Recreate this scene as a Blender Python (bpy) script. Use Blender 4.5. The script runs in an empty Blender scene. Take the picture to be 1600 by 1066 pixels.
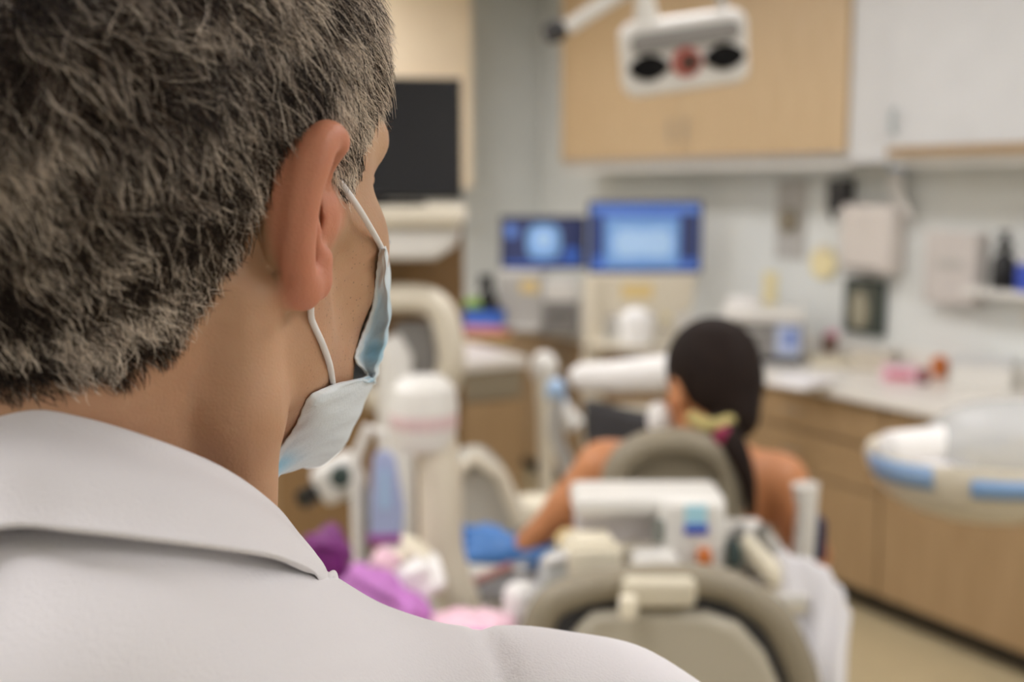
import bpy, math, random
import numpy as np
from mathutils import Vector, Matrix, noise
from mathutils.kdtree import KDTree

random.seed(7)
RNG = np.random.default_rng(7)
C = bpy.context.scene.collection
SC = bpy.context.scene
R = math.radians

# ------------------------------------------------------------------ camera, world, exposure
CAM_Z = 1.72
PITCH = 7.7
FPX = 1800.0
cam_data = bpy.data.cameras.new('camera')
cam = bpy.data.objects.new('camera', cam_data)
C.objects.link(cam)
cam.location = (0, 0, CAM_Z)
cam.rotation_euler = (R(90 - PITCH), 0, 0)
cam_data.sensor_width = 36
cam_data.lens = 36 * FPX / 1600
cam_data.clip_start = 0.02
cam_data.dof.use_dof = True
cam_data.dof.focus_distance = 0.45
cam_data.dof.aperture_fstop = 5.6
SC.camera = cam

SC.view_settings.view_transform = 'Standard'
SC.view_settings.look = 'None'
SC.view_settings.gamma = 1
SC.view_settings.use_curve_mapping = False
SC.view_settings.exposure = 0.0

world = bpy.data.worlds.new('world')
SC.world = world
world.use_nodes = True
world.node_tree.nodes['Background'].inputs[0].default_value = (1, 0.99, 0.98, 1)
world.node_tree.nodes['Background'].inputs[1].default_value = 0.25
LIGHT = 12.6

def at(x, y, d):
    """world point on the ray of a photo position, at distance d in front of the camera"""
    u = (x - 800) / FPX; v = (533 - y) / FPX
    s, c = math.sin(R(PITCH)), math.cos(R(PITCH))
    dy = c + v * s; dz = -s + v * c
    return Vector((u * d / dy, d, CAM_Z + dz * d / dy))

# ------------------------------------------------------------------ materials
def lin(h):
    h = h.lstrip('#'); o = []
    for i in (0, 2, 4):
        c = int(h[i:i+2], 16) / 255
        o.append(c / 12.92 if c <= 0.04045 else ((c + 0.055) / 1.055) ** 2.4)
    return (*o, 1)

def mat(name, col, rough=0.5, metal=0, var=0.06, scale=6, emit=0, spec=0.5, bump=0, bscale=200, trans=0, alpha=1, sheen=0):
    m = bpy.data.materials.new(name); m.use_nodes = True
    nt = m.node_tree; b = nt.nodes['Principled BSDF']
    c = lin(col) if isinstance(col, str) else (*col[:3], 1)
    b.inputs['Roughness'].default_value = rough
    b.inputs['Metallic'].default_value = metal
    b.inputs['Specular IOR Level'].default_value = spec
    b.inputs['Transmission Weight'].default_value = trans
    b.inputs['Alpha'].default_value = alpha
    if sheen: b.inputs['Sheen Weight'].default_value = sheen
    tc = nt.nodes.new('ShaderNodeTexCoord')
    nz = nt.nodes.new('ShaderNodeTexNoise'); nz.inputs['Scale'].default_value = scale; nz.inputs['Detail'].default_value = 3
    nt.links.new(tc.outputs['Object'], nz.inputs['Vector'])
    mx = nt.nodes.new('ShaderNodeMix'); mx.data_type = 'RGBA'
    mx.inputs[6].default_value = tuple(max(0, k * (1 - var)) for k in c[:3]) + (1,)
    mx.inputs[7].default_value = tuple(min(1, k * (1 + var)) for k in c[:3]) + (1,)
    nt.links.new(nz.outputs['Fac'], mx.inputs[0]); nt.links.new(mx.outputs[2], b.inputs['Base Color'])
    if emit:
        nt.links.new(mx.outputs[2], b.inputs['Emission Color']); b.inputs['Emission Strength'].default_value = emit
    if bump:
        n2 = nt.nodes.new('ShaderNodeTexNoise'); n2.inputs['Scale'].default_value = bscale; n2.inputs['Detail'].default_value = 4
        nt.links.new(tc.outputs['Object'], n2.inputs['Vector'])
        bp = nt.nodes.new('ShaderNodeBump'); bp.inputs['Strength'].default_value = bump; bp.inputs['Distance'].default_value = 0.002
        nt.links.new(n2.outputs['Fac'], bp.inputs['Height']); nt.links.new(bp.outputs[0], b.inputs['Normal'])
    return m

def wood(name, col, dark, streak=(1.2, 1.2, 0.12)):
    m = bpy.data.materials.new(name); m.use_nodes = True
    nt = m.node_tree; b = nt.nodes['Principled BSDF']
    b.inputs['Roughness'].default_value = 0.45
    tc = nt.nodes.new('ShaderNodeTexCoord'); mp = nt.nodes.new('ShaderNodeMapping')
    mp.inputs['Scale'].default_value = tuple(30 * k for k in streak)
    nz = nt.nodes.new('ShaderNodeTexNoise'); nz.inputs['Scale'].default_value = 1; nz.inputs['Detail'].default_value = 5
    cr = nt.nodes.new('ShaderNodeValToRGB')
    cr.color_ramp.elements[0].color = lin(dark); cr.color_ramp.elements[1].color = lin(col)
    cr.color_ramp.elements[0].position = 0.3; cr.color_ramp.elements[1].position = 0.65
    nt.links.new(tc.outputs['Object'], mp.inputs[0]); nt.links.new(mp.outputs[0], nz.inputs['Vector'])
    nt.links.new(nz.outputs['Fac'], cr.inputs[0]); nt.links.new(cr.outputs[0], b.inputs['Base Color'])
    return m

M = dict(
    wall=mat('painted wall', '#e2e4e0', .7, bump=.1, bscale=150),
    wall_warm=mat('peach board', '#fbe8cb', .7),
    ceiling=mat('ceiling tile', '#e2e0da', .85, bump=.3, bscale=80),
    floor=mat('beige floor vinyl', '#b9a986', .4, var=.1, scale=12),
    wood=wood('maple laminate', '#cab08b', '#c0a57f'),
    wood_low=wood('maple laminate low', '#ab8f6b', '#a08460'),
    white=mat('white laminate', '#cfcfce', .35),
    plastic=mat('white plastic', '#e2dfd8', .3),
    plastic_warm=mat('cream plastic', '#dcd3bf', .35),
    grey=mat('light grey plastic', '#b9b6b0', .4),
    midgrey=mat('mid grey plastic', '#8b8884', .45),
    charcoal=mat('charcoal plastic', '#3b3a3c', .45),
    black=mat('black plastic', '#121113', .35),
    kick=mat('dark toe kick', '#3d362b', .6),
    counter=mat('white worktop', '#e8e4dc', .3, var=.04, scale=60),
    taupe=mat('taupe vinyl', '#8e8470', .5, bump=.1, bscale=90),
    taupe_light=mat('taupe shell plastic', '#b3ab98', .4),
    steel=mat('brushed steel', '#a9a9a8', .3, metal=.9),
    glove=mat('blue nitrile', '#4b86cf', .45, bump=.3, bscale=60),
    paper=mat('white paper', '#edeae6', .8, bump=.2, bscale=30),
    sheet=mat('white sheet', '#e9e7ea', .8, bump=.2, bscale=30),
    cream=mat('cream paper', '#e8dfc8', .8),
    yellow=mat('yellow card', '#e3c98a', .7),
    yellow2=mat('pale yellow note', '#eee0b0', .7),
    orange=mat('orange plastic', '#c8702f', .4),
    pink=mat('pink card', '#e8a3b4', .6),
    red=mat('red plastic', '#b8473f', .5),
    green=mat('green plastic', '#7fa83a', .5),
    dgreen=mat('dark green plastic', '#33423f', .5),
    blue=mat('blue card', '#3f6fd0', .5),
    dblue=mat('deep blue label', '#3550b8', .5),
    lblue=mat('light blue film', '#a9c6e6', .4),
    cyan=mat('cyan panel', '#a9d8e6', .4),
    navy=mat('navy cloth', '#25264a', .8),
    purple=mat('magenta satin', '#70156c', .45, var=.3, scale=30),
    orchid=mat('orchid cloth', '#bd79bd', .7, var=.15, scale=25),
    rosy=mat('pale pink cloth', '#e9c3cf', .8, var=.1, scale=25),
    lilac=mat('lilac plastic', '#a995cf', .5),
    brownish=mat('brown panel', '#8a6b45', .6),
    clear=mat('clear plastic bag', '#dfe3e6', .25, alpha=.6),
    bag=mat('grey plastic bag', '#b5b1a6', .5, bump=.5, bscale=20),
    skin_w=mat('tan skin', '#cc8a5c', .5, var=.1, scale=20),
    hair_w=mat('dark brown hair', '#1d110b', .7, spec=.2, var=.5, scale=60, bump=.4, bscale=120),
    hair_tip=mat('brown hair ends', '#3d2410', .5, var=.4, scale=60),
    mirror=mat('dark lamp glass', '#060506', .5, spec=.2),
)

# ------------------------------------------------------------------ mesh helpers
class MB:
    def __init__(s): s.v = []; s.f = []
    def add(s, v, f):
        o = len(s.v); s.v += [tuple(p) for p in v]; s.f += [tuple(i + o for i in q) for q in f]; return s
    def box(s, c, d, rot=None):
        c = Vector(c); m = rot or Matrix.Identity(3)
        v = [c + m @ Vector((x * d[0] / 2, y * d[1] / 2, z * d[2] / 2)) for x in (-1, 1) for y in (-1, 1) for z in (-1, 1)]
        return s.add(v, [(0, 1, 3, 2), (4, 6, 7, 5), (0, 4, 5, 1), (2, 3, 7, 6), (0, 2, 6, 4), (1, 5, 7, 3)])
    def tube(s, pts, r, seg=14, flat=1.0):
        pts = [Vector(p) for p in pts]; n = len(pts)
        rs = list(r) if hasattr(r, '__len__') else [r] * n
        up = Vector((0, 0, 1)); v = []; f = []
        prev = None
        for i, p in enumerate(pts):
            t = (pts[min(i + 1, n - 1)] - pts[max(i - 1, 0)]).normalized()
            if prev is None:
                a = t.cross(up if abs(t.z) < .9 else Vector((1, 0, 0))).normalized()
            else:
                a = (prev - t * prev.dot(t)).normalized()
            prev = a; b = t.cross(a)
            for k in range(seg):
                an = 2 * math.pi * k / seg
                v.append(p + (a * math.cos(an) + b * math.sin(an) * flat) * rs[i])
        for i in range(n - 1):
            for k in range(seg):
                k2 = (k + 1) % seg
                f.append((i * seg + k, i * seg + k2, (i + 1) * seg + k2, (i + 1) * seg + k))
        f.append(tuple(range(seg))[::-1]); f.append(tuple((n - 1) * seg + k for k in range(seg)))
        return s.add(v, f)
    def cyl(s, a, b, r, r2=None, seg=24): return s.tube([a, b], [r, r2 if r2 is not None else r], seg)
    def lathe(s, prof, c=(0, 0, 0), seg=32, m=None, sx=1, sy=1):
        c = Vector(c); m = m or Matrix.Identity(3); v = []; f = []; n = len(prof)
        for r, z in prof:
            for k in range(seg):
                a = 2 * math.pi * k / seg
                v.append(c + m @ Vector((max(r, 1e-4) * math.cos(a) * sx, max(r, 1e-4) * math.sin(a) * sy, z)))
        for i in range(n - 1):
            for k in range(seg):
                k2 = (k + 1) % seg
                f.append((i * seg + k, i * seg + k2, (i + 1) * seg + k2, (i + 1) * seg + k))
        f.append(tuple(range(seg))[::-1]); f.append(tuple((n - 1) * seg + k for k in range(seg)))
        return s.add(v, f)
    def prism(s, out, y0, y1, bulge=0):
        """outline in x,z extruded along y"""
        n = len(out); v = [(x, y0, z) for x, z in out] + [(x, y1, z) for x, z in out]
        f = [tuple(range(n)), tuple(range(2 * n - 1, n - 1, -1))]
        f += [(i, n + i, n + (i + 1) % n, (i + 1) % n) for i in range(n)]
        return s.add(v, f)
    def grid(s, P, thick=0):
        """P: list of rows of points -> sheet"""
        r, c = len(P), len(P[0]); v = [p for row in P for p in row]
        f = [(i * c + j, i * c + j + 1, (i + 1) * c + j + 1, (i + 1) * c + j) for i in range(r - 1) for j in range(c - 1)]
        return s.add(v, f)
    def ell(s, c, r, m=None, seg=28, e=1.0):
        prof = []
        for i in range(15):
            a = -math.pi / 2 + math.pi * i / 14
            prof.append((math.cos(a), math.sin(a)))
        c = Vector(c); m = m or Matrix.Identity(3); o = MB().lathe(prof, seg=seg)
        def se(t): return math.copysign(abs(t) ** e, t)
        return s.add([c + m @ Vector((se(x) * r[0], se(y) * r[1], se(z) * r[2])) for x, y, z in o.v], o.f)

def link(name, v, f, m, parent=None, smooth=True, bev=0, solid=0, sub=0, seg=3, offset=-1):
    me = bpy.data.meshes.new(name); me.from_pydata(v, [], f); me.validate()
    import bmesh
    bm = bmesh.new(); bm.from_mesh(me); bmesh.ops.recalc_face_normals(bm, faces=bm.faces); bm.to_mesh(me); bm.free()
    if isinstance(m, str): m = M[m]
    me.materials.append(m)
    o = bpy.data.objects.new(name, me); C.objects.link(o)
    if parent is not None: o.parent = parent
    if solid:
        q = o.modifiers.new('thickness', 'SOLIDIFY'); q.thickness = solid; q.offset = offset
    if bev:
        q = o.modifiers.new('edge', 'BEVEL'); q.width = bev; q.segments = seg; q.limit_method = 'ANGLE'; q.angle_limit = R(40)
    if sub:
        q = o.modifiers.new('sub', 'SUBSURF'); q.levels = sub; q.render_levels = sub
    if smooth:
        me.polygons.foreach_set('use_smooth', [True] * len(me.polygons))
        if not sub: 
            try: me.set_sharp_from_angle(angle=R(35))
            except Exception: pass
    return o

def part(name, mb, m, parent, label=None, **k):
    o = link(name, mb.v, mb.f, m, parent, **k)
    if label: o['label'] = label
    return o

def tag(o, label, cat, group=None):
    o['label'] = label; o['category'] = cat
    if group: o['group'] = group
    return o

def root(name, label, cat, loc=(0, 0, 0), rz=0, group=None, tilt=(0, 0)):
    o = bpy.data.objects.new(name, None); C.objects.link(o); o.empty_display_size = .05
    o.location = loc; o.rotation_euler = (R(tilt[0]), R(tilt[1]), R(rz))
    return tag(o, label, cat, group)

def single(name, mb, m, label, cat, loc=(0, 0, 0), rz=0, group=None, tilt=(0, 0), **k):
    o = link(name, mb.v, mb.f, m, **k)
    o.location = loc; o.rotation_euler = (R(tilt[0]), R(tilt[1]), R(rz))
    return tag(o, label, cat, group)

def struct(name, mb, m, loc=(0, 0, 0), rz=0, **k):
    o = link(name, mb.v, mb.f, m, **k); o.location = loc; o.rotation_euler = (0, 0, R(rz)); o['kind'] = 'structure'
    return o

# ------------------------------------------------------------------ room frame
# local x runs along the long worktop towards the viewer, local y into that wall
RO = Vector((1.44, 4.40, 0)); RZ = -60
_c, _s = math.cos(R(RZ)), math.sin(R(RZ))
def room(x, y, z=0): return Vector((RO.x + x * _c - y * _s, RO.y + x * _s + y * _c, z))
def to_room(p):
    d = Vector(p) - RO; return (d.x * _c + d.y * _s, -d.x * _s + d.y * _c, p[2])
X0, X1, Y0, Y1, ZC = -3.58, 5.2, -5.4, .62, 3.0

struct('floor', MB().box(((X0 + X1) / 2, (Y0 + Y1) / 2, -.05), (X1 - X0 + .3, Y1 - Y0 + .3, .1)), 'floor', RO, RZ, smooth=False)
struct('ceiling', MB().box(((X0 + X1) / 2, (Y0 + Y1) / 2, ZC + .05), (X1 - X0 + .3, Y1 - Y0 + .3, .1)), 'ceiling', RO, RZ, smooth=False)
struct('wall_right', MB().box(((X0 + X1) / 2, Y1 + .06, ZC / 2), (X1 - X0 + .3, .12, ZC)), 'wall', RO, RZ, smooth=False)
struct('wall_back', MB().box((X0 - .06, (Y0 + Y1) / 2, ZC / 2), (.12, Y1 - Y0, ZC)), 'wall', RO, RZ, smooth=False)
struct('wall_front', MB().box((X1 + .06, (Y0 + Y1) / 2, ZC / 2), (.12, Y1 - Y0, ZC)), 'wall', RO, RZ, smooth=False)
struct('wall_left', MB().box(((X0 + X1) / 2, Y0 - .06, ZC / 2), (X1 - X0 + .3, .12, ZC)), 'wall', RO, RZ, smooth=False)

# ceiling light panels: unseen fittings, placed for the light they give
diff = mat('light diffuser', '#faf8fb', .6, emit=LIGHT, var=0)
spots = [(-2.3, -1.35), (0.2, -1.2), (2.6, -1.2), (-2.2, -3.6), (0.4, -3.7), (2.1, -3.85), (4.3, -2.0)]
names = ['far corner', 'middle of the long worktop', 'near end of the long worktop', 'far left corner', 'middle of the left side', 'space left of the man', 'near wall']
for (x, y), nm in zip(spots, names):
    t = root('ceiling_light', 'unseen white ceiling light panel over the ' + nm, 'ceiling light', room(x, y, ZC), RZ, 'ceiling light panels')
    fr = MB()
    for a, b, c, d in ((0, .31, 1.24, .03), (0, -.31, 1.24, .03), (.61, 0, .03, .62), (-.61, 0, .03, .62)): fr.box((a, b, -.015), (c, d, .03))
    part('frame', fr, 'white', t, smooth=False)
    part('diffuser', MB().box((0, 0, -.012), (1.19, .59, .012)), diff, t, smooth=False)

# ------------------------------------------------------------------ smooth body surfaces
class Field:
    def __init__(s, xs, ys, zs):
        s.ax = [np.asarray(a, np.float32) for a in (xs, ys, zs)]
        s.F = np.full([len(a) for a in s.ax], 1.0, np.float32)
    def block(s, lo, hi):
        sl = []
        for a, l, h in zip(s.ax, lo, hi):
            i = max(0, np.searchsorted(a, l) - 1); j = min(len(a), np.searchsorted(a, h) + 1)
            if j <= i: return None, None
            sl.append(slice(i, j))
        X, Y, Z = np.meshgrid(s.ax[0][sl[0]], s.ax[1][sl[1]], s.ax[2][sl[2]], indexing='ij')
        return tuple(sl), np.stack([X, Y, Z], -1)
    def op(s, fn, lo, hi, k, mode='add'):
        pad = k + .035
        sl, P = s.block(np.asarray(lo) - pad, np.asarray(hi) + pad)
        if sl is None: return
        d = fn(P).astype(np.float32); F = s.F[sl]
        if mode == 'add':
            h = np.clip(.5 + .5 * (F - d) / k, 0, 1); s.F[sl] = F * (1 - h) + d * h - k * h * (1 - h)
        else:
            d = -d; h = np.clip(.5 - .5 * (F - d) / k, 0, 1); s.F[sl] = F * (1 - h) + d * h + k * h * (1 - h)
    def mesh(s):
        F = s.F; X, Y, Z = s.ax
        S = F < 0
        nx, ny, nz = F.shape
        acc = np.zeros((nx - 1, ny - 1, nz - 1, 3), np.float32); cnt = np.zeros((nx - 1, ny - 1, nz - 1), np.float32)
        def cross(axis):
            a = [slice(None)] * 3; b = [slice(None)] * 3
            a[axis] = slice(0, -1); b[axis] = slice(1, None)
            Fa, Fb = F[tuple(a)], F[tuple(b)]
            idx = np.argwhere((Fa < 0) != (Fb < 0))
            fa = Fa[tuple(idx.T)]; fb = Fb[tuple(idx.T)]
            t = fa / (fa - fb)
            P = np.stack([X[idx[:, 0]], Y[idx[:, 1]], Z[idx[:, 2]]], -1)
            ax = s.ax[axis]; i = idx[:, axis]
            P[:, axis] = ax[i] + t * (ax[i + 1] - ax[i])
            return idx, P, fa < 0
        quads = []
        for axis in range(3):
            idx, P, inside = cross(axis)
            o1, o2 = [(1, 2), (2, 0), (0, 1)][axis]
            cells = []
            for d1, d2 in ((0, 0), (-1, 0), (-1, -1), (0, -1)):
                c = idx.copy(); c[:, o1] += d1; c[:, o2] += d2
                ok = (c >= 0).all(1) & (c < np.array([nx - 1, ny - 1, nz - 1])).all(1)
                np.add.at(acc, tuple(c[ok].T), P[ok]); np.add.at(cnt, tuple(c[ok].T), 1)
                cells.append((c, ok))
            ok = cells[0][1] & cells[1][1] & cells[2][1] & cells[3][1]
            q = np.stack([c[ok] for c, _ in cells], 1); ins = inside[ok]
            q[~ins] = q[~ins][:, ::-1]
            quads.append(q)
        act = cnt > 0
        ids = np.full(cnt.shape, -1, np.int64); ids[act] = np.arange(act.sum())
        V = acc[act] / cnt[act][:, None]
        Q = np.concatenate(quads); Fq = ids[Q[..., 0], Q[..., 1], Q[..., 2]]
        return V, Fq

def relax(V, Q, it=2, lam=.5):
    n = len(V)
    for _ in range(it):
        s = np.zeros_like(V, dtype=np.float64); c = np.zeros(n)
        for a, b in ((0, 1), (1, 2), (2, 3), (3, 0)):
            np.add.at(s, Q[:, a], V[Q[:, b]]); np.add.at(c, Q[:, a], 1)
            np.add.at(s, Q[:, b], V[Q[:, a]]); np.add.at(c, Q[:, b], 1)
        V = V + lam * (s / np.maximum(c, 1)[:, None] - V)
    return V

def raw(name, V, Q, m, parent=None, keep=None):
    me = bpy.data.meshes.new(name)
    me.vertices.add(len(V)); me.vertices.foreach_set('co', np.asarray(V, np.float32).ravel())
    me.loops.add(len(Q) * 4); me.loops.foreach_set('vertex_index', np.asarray(Q, np.int32).ravel())
    me.polygons.add(len(Q)); me.polygons.foreach_set('loop_start', np.arange(0, len(Q) * 4, 4, dtype=np.int32))
    me.update(calc_edges=True); me.validate()
    me.polygons.foreach_set('use_smooth', [True] * len(me.polygons))
    me.materials.append(M[m] if isinstance(m, str) else m)
    o = bpy.data.objects.new(name, me); C.objects.link(o)
    if parent is not None: o.parent = parent
    return o

class Fig:
    """primitives given in a rotated local frame, written into a Field"""
    def __init__(s, field, org, Rm=None, scale=1.0, infl=0.0):
        s.f = field; s.o = np.array(org, float); s.R = np.array(Rm if Rm is not None else np.eye(3), float); s.s = scale; s.infl = infl
    def w(s, p): return s.o + s.R @ (np.array(p, float) * s.s)
    def cone(s, a, b, ra, rb=None, k=.012, mode='add'):
        rb = ra if rb is None else rb
        A, B = s.w(a), s.w(b); ra = ra * s.s + s.infl; rb = rb * s.s + s.infl; D = B - A; L = max(D @ D, 1e-12)
        def fn(P):
            q = P - A; h = np.clip(q @ D / L, 0, 1)
            return np.linalg.norm(q - h[..., None] * D, axis=-1) - (ra + (rb - ra) * h)
        m = max(ra, rb); s.f.op(fn, np.minimum(A, B) - m, np.maximum(A, B) + m, k * s.s, mode)
    def path(s, pts, rs, k=.012, mode='add'):
        for i in range(len(pts) - 1):
            s.cone(pts[i], pts[i + 1], rs[i], rs[i + 1], k, mode)
    def ell(s, c, r, k=.012, rot=None, mode='add'):
        Cn = s.w(c); r = np.array(r, float) * s.s + s.infl; M3 = s.R @ (np.array(rot) if rot is not None else np.eye(3))
        def fn(P):
            q = (P - Cn) @ M3
            k0 = np.linalg.norm(q / r, axis=-1); k1 = np.linalg.norm(q / (r * r), axis=-1)
            return np.where(k1 < 1e-6, -r.min(), k0 * (k0 - 1) / np.maximum(k1, 1e-6))
        m = np.abs(M3) @ r; s.f.op(fn, Cn - m, Cn + m, k * s.s, mode)

def rotz(a): return np.array(Matrix.Rotation(R(a), 3, 'Z'))
def euler(x, y, z): return np.array(Matrix.Rotation(R(z), 3, 'Z') @ Matrix.Rotation(R(y), 3, 'Y') @ Matrix.Rotation(R(x), 3, 'X'))

def catmull(P, n):
    P = [np.array(p, float) for p in P]; P = [2 * P[0] - P[1]] + P + [2 * P[-1] - P[-2]]; out = []
    for i in range(1, len(P) - 2):
        for k in range(n):
            u = k / n; a, b_, c, d = P[i-1], P[i], P[i+1], P[i+2]
            out.append(.5 * (2 * b_ + (c - a) * u + (2 * a - 5 * b_ + 4 * c - d) * u * u + (3 * b_ - a - 3 * c + d) * u ** 3))
    out.append(P[-2]); return out

def head(g, ears=(1, -1), neck=None):
    """head in its own frame: origin between the ear canals, +y face, +x the right ear"""
    g.ell((0, -.004, .046), (.0765, .096, .084), k=.02)
    g.ell((0, .030, .070), (.0630, .060, .052), k=.025)
    g.ell((0, -.055, .02), (.062, .045, .058), k=.03)
    g.ell((0, .042, .0), (.055, .055, .09), k=.03)
    g.ell((0, .045, -.048), (.0445, .044, .05), k=.03)
    for s in (1, -1):
        g.cone((s * .047, .012, -.052), (s * .012, .080, -.094), .016, .015, k=.022)     # jaw
        g.cone((s * .060, .006, -.01), (s * .047, .012, -.052), .014, .017, k=.022)
        g.ell((s * .041, .062, -.018), (.018, .022, .018), k=.02)                          # cheekbone
        g.cone((s * .068, .012, .004), (s * .047, .064, -.006), .007, .009, k=.014)
        g.cone((s * .012, .092, .030), (s * .046, .078, .031), .010, .008, k=.012)       # brow
        g.ell((s * .033, .101, .012), (.018, .017, .012), k=.012, mode='sub')
        g.ell((s * .030, .080, .010), (.0130, .0125, .0125), k=.003)
        g.cone((s * .035, .090, .004), (s * .020, .094, .004), .0032, .003, k=.004)          # lower lid
        g.cone((s * .036, .090, .015), (s * .020, .094, .018), .0038, .003, k=.004)          # upper lid
        g.ell((s * .012, .108, -.024), (.009, .011, .008), k=.008)
    g.cone((0, .094, .020), (0, .121, -.018), .008, .010, k=.012)
    g.ell((0, .118, -.021), (.011, .012, .010), k=.008)
    g.ell((0, .092, -.088), (.020, .014, .014), k=.016)
    g.ell((0, .098, -.048), (.022, .009, .005), k=.007)
    g.ell((0, .097, -.060), (.019, .010, .006), k=.007)
    g.ell((0, .110, -.0535), (.020, .008, .0012), k=.003, mode='sub')
    for s in ears:
        def e(x, y, z): return (s * x, y, z)
        # rolled rim from the root in front, over the top and down the back to the lobe
        rim = [(.0705, .006, .004, .0020), (.0725, .0110, .012, .0022), (.0780, .0090, .0215, .0028), (.0865, .0030, .0272, .0040), (.0885, -.0060, .0285, .0046),
               (.0885, -.0105, .0200, .0042), (.0862, -.0125, .0100, .0037), (.0842, -.0130, -.0010, .0035), (.0825, -.0125, -.0105, .0034), (.0800, -.0100, -.0185, .0040), (.0770, -.0060, -.0240, .0050)]
        h4 = catmull([np.array(q) for q in rim], 4)
        g.path([e(*q[:3]) for q in h4], [q[3] for q in h4], k=.003)
        # back of the ear: curved wall between the rim and the head, swelling behind the bowl
        nr_ = len(h4)
        for i_ in range(8, nr_, 1):
            q = h4[i_]; f_ = (i_ - 8) / (nr_ - 9)
            zb = .024 - .030 * f_
            if q[2] < -.0185: continue
            bs = np.array((.064, .000 - .004 * math.sin(f_ * 3.1), zb))
            md = (np.array(q[:3]) * .52 + bs * .48) + np.array((.0012 * (1 - f_), (-.0070 - .003 * math.sin(f_ * 3.1)) * (1 - .62 * f_), -.001))
            g.path([e(*q[:3]), e(*(q[:3] * .72 + md * .28 + np.array((0, -.0012, 0)))), e(*md), e(*bs)], [.0028, .0029, .0032, .0040], k=.0035)
        g.ell(e(.0722, -.0120, .001), (.0060, .0055, .0100), k=.006)          # back of the bowl
        g.ell(e(.0705, .0040, .001), (.0060, .0060, .0095), k=.003, mode='sub')   # hollow
        g.ell(e(.0725, .0145, .000), (.0040, .0036, .0075), k=.003)              # tragus
        g.path([e(.079, .000, .020), e(.0795, -.003, .008), e(.079, -.002, -.004), e(.0775, .002, -.012)], [.002, .0026, .0027, .003], k=.003)
        g.ell(e(.0765, .0050, -.0140), (.0048, .0050, .0048), k=.003)             # antitragus
        g.ell(e(.0765, -.0040, -.0240), (.0062, .0072, .0085), k=.004)            # lobe
        g.ell(e(.0765, .0040, -.0215), (.0048, .0058, .0078), k=.0035)

# ---- man: frames
HEAD_YAW, BODY_YAW = -29, 14
HC = np.array((-.139, .450, 1.708))
BC = np.array((-.155, .430, 1.556))
HR = rotz(HEAD_YAW) @ euler(0, 0, 0); BR = rotz(BODY_YAW)
def hw(p): return HC + HR @ np.array(p, float)
def axis(segs):
    out = []
    for a, b, st in segs: out += list(np.arange(a, b - 1e-6, st))
    return np.array(out)
ear_w = hw((.08, -.005, 0))
ex, ey = ear_w[0], ear_w[1]
def man_axes(c=1.0):
    xs = axis([(-.52, -.26, .012), (-.26, ex - .022, .003), (ex - .022, ex + .028, .0010), (ex + .028, .02, .003), (.02, .20, .012)])
    ys = axis([(.18, .30, .012), (.30, ey - .034, .003), (ey - .034, ey + .034, .0010), (ey + .034, .60, .003), (.60, .78, .012)])
    zs = axis([(-.01, 1.45, .016), (1.45, 1.58, .005), (1.58, 1.655, .003), (1.655, 1.745, .0010), (1.745, 1.85, .003)])
    return xs, ys, zs

def torso(g, k=.05, arms=True, legs=True):
    g.ell((0, .03, -.27), (.155, .105, .25), k=k)
    g.ell((0, .0, -.19), (.14, .09, .11), k=k)
    g.ell((0, .04, -.50), (.15, .115, .2), k=k)
    g.ell((0, .02, -.68), (.165, .12, .15), k=k)
    for s in (1, -1):
        g.path([(s * .02, -.012, -.035), (s * .12, .0, -.083), (s * .205, .0, -.094)], [.045, .043, .044], k=.03)
        g.cone((s * .262, .0, -.156), (s * .290, -.01, -.38), .052, .043, k=.04)
        g.cone((s * .290, -.01, -.38), (s * .195, .10, -.56), .040, .033, k=.03)
        if legs:
            g.cone((s * .09, .02, -.74), (s * .10, .02, -1.10), .082, .055, k=.05)
            g.cone((s * .10, .02, -1.10), (s * .10, .0, -1.48), .054, .042, k=.04)
            g.ell((s * .10, .06, -1.517), (.045, .13, .043), k=.03)

FX = Field(*man_axes())
g = Fig(FX, HC, HR)
head(g, ears=(1, -1))
gb = Fig(FX, BC, BR)
# neck: column, strap muscle, nape
nb = lambda p: tuple(HR.T @ (np.array(p) - HC))
base = BC + np.array((-.028, 0.0, .01))
g.cone((-.004, -.016, -.035), nb(base), .050, .050, k=.03)
g.cone((0, -.035, -.02), nb(base + np.array((0, -.02, 0))), .046, .054, k=.03)
stern = BC + BR @ np.array((.016, .055, -.065))
g.cone(nb(np.array(at(386, 470, .408))), nb(np.array(at(378, 640, .410))), .011, .0135, k=.011)
g.cone(nb(np.array(at(378, 640, .410))), nb(np.array(at(370, 830, .420))), .0135, .015, k=.011)
g.cone((-.060, -.018, -.022), nb(BC + BR @ np.array((-.016, .055, -.065))), .0125, .012, k=.022)
torso(gb)
def dist(p):
    """distance of a point from the man's skin, from the same field"""
    ix = []; fr = []
    for a, q in zip(FX.ax, p):
        i = int(np.clip(np.searchsorted(a, q) - 1, 0, len(a) - 2)); ix.append(i); fr.append(float((q - a[i]) / (a[i+1] - a[i])))
    c = FX.F[ix[0]:ix[0]+2, ix[1]:ix[1]+2, ix[2]:ix[2]+2]
    for f_ in fr: c = c[0] * (1 - f_) + c[1] * f_
    return float(c)
V, Q = FX.mesh(); V = relax(V, Q, 3, .5)

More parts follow.
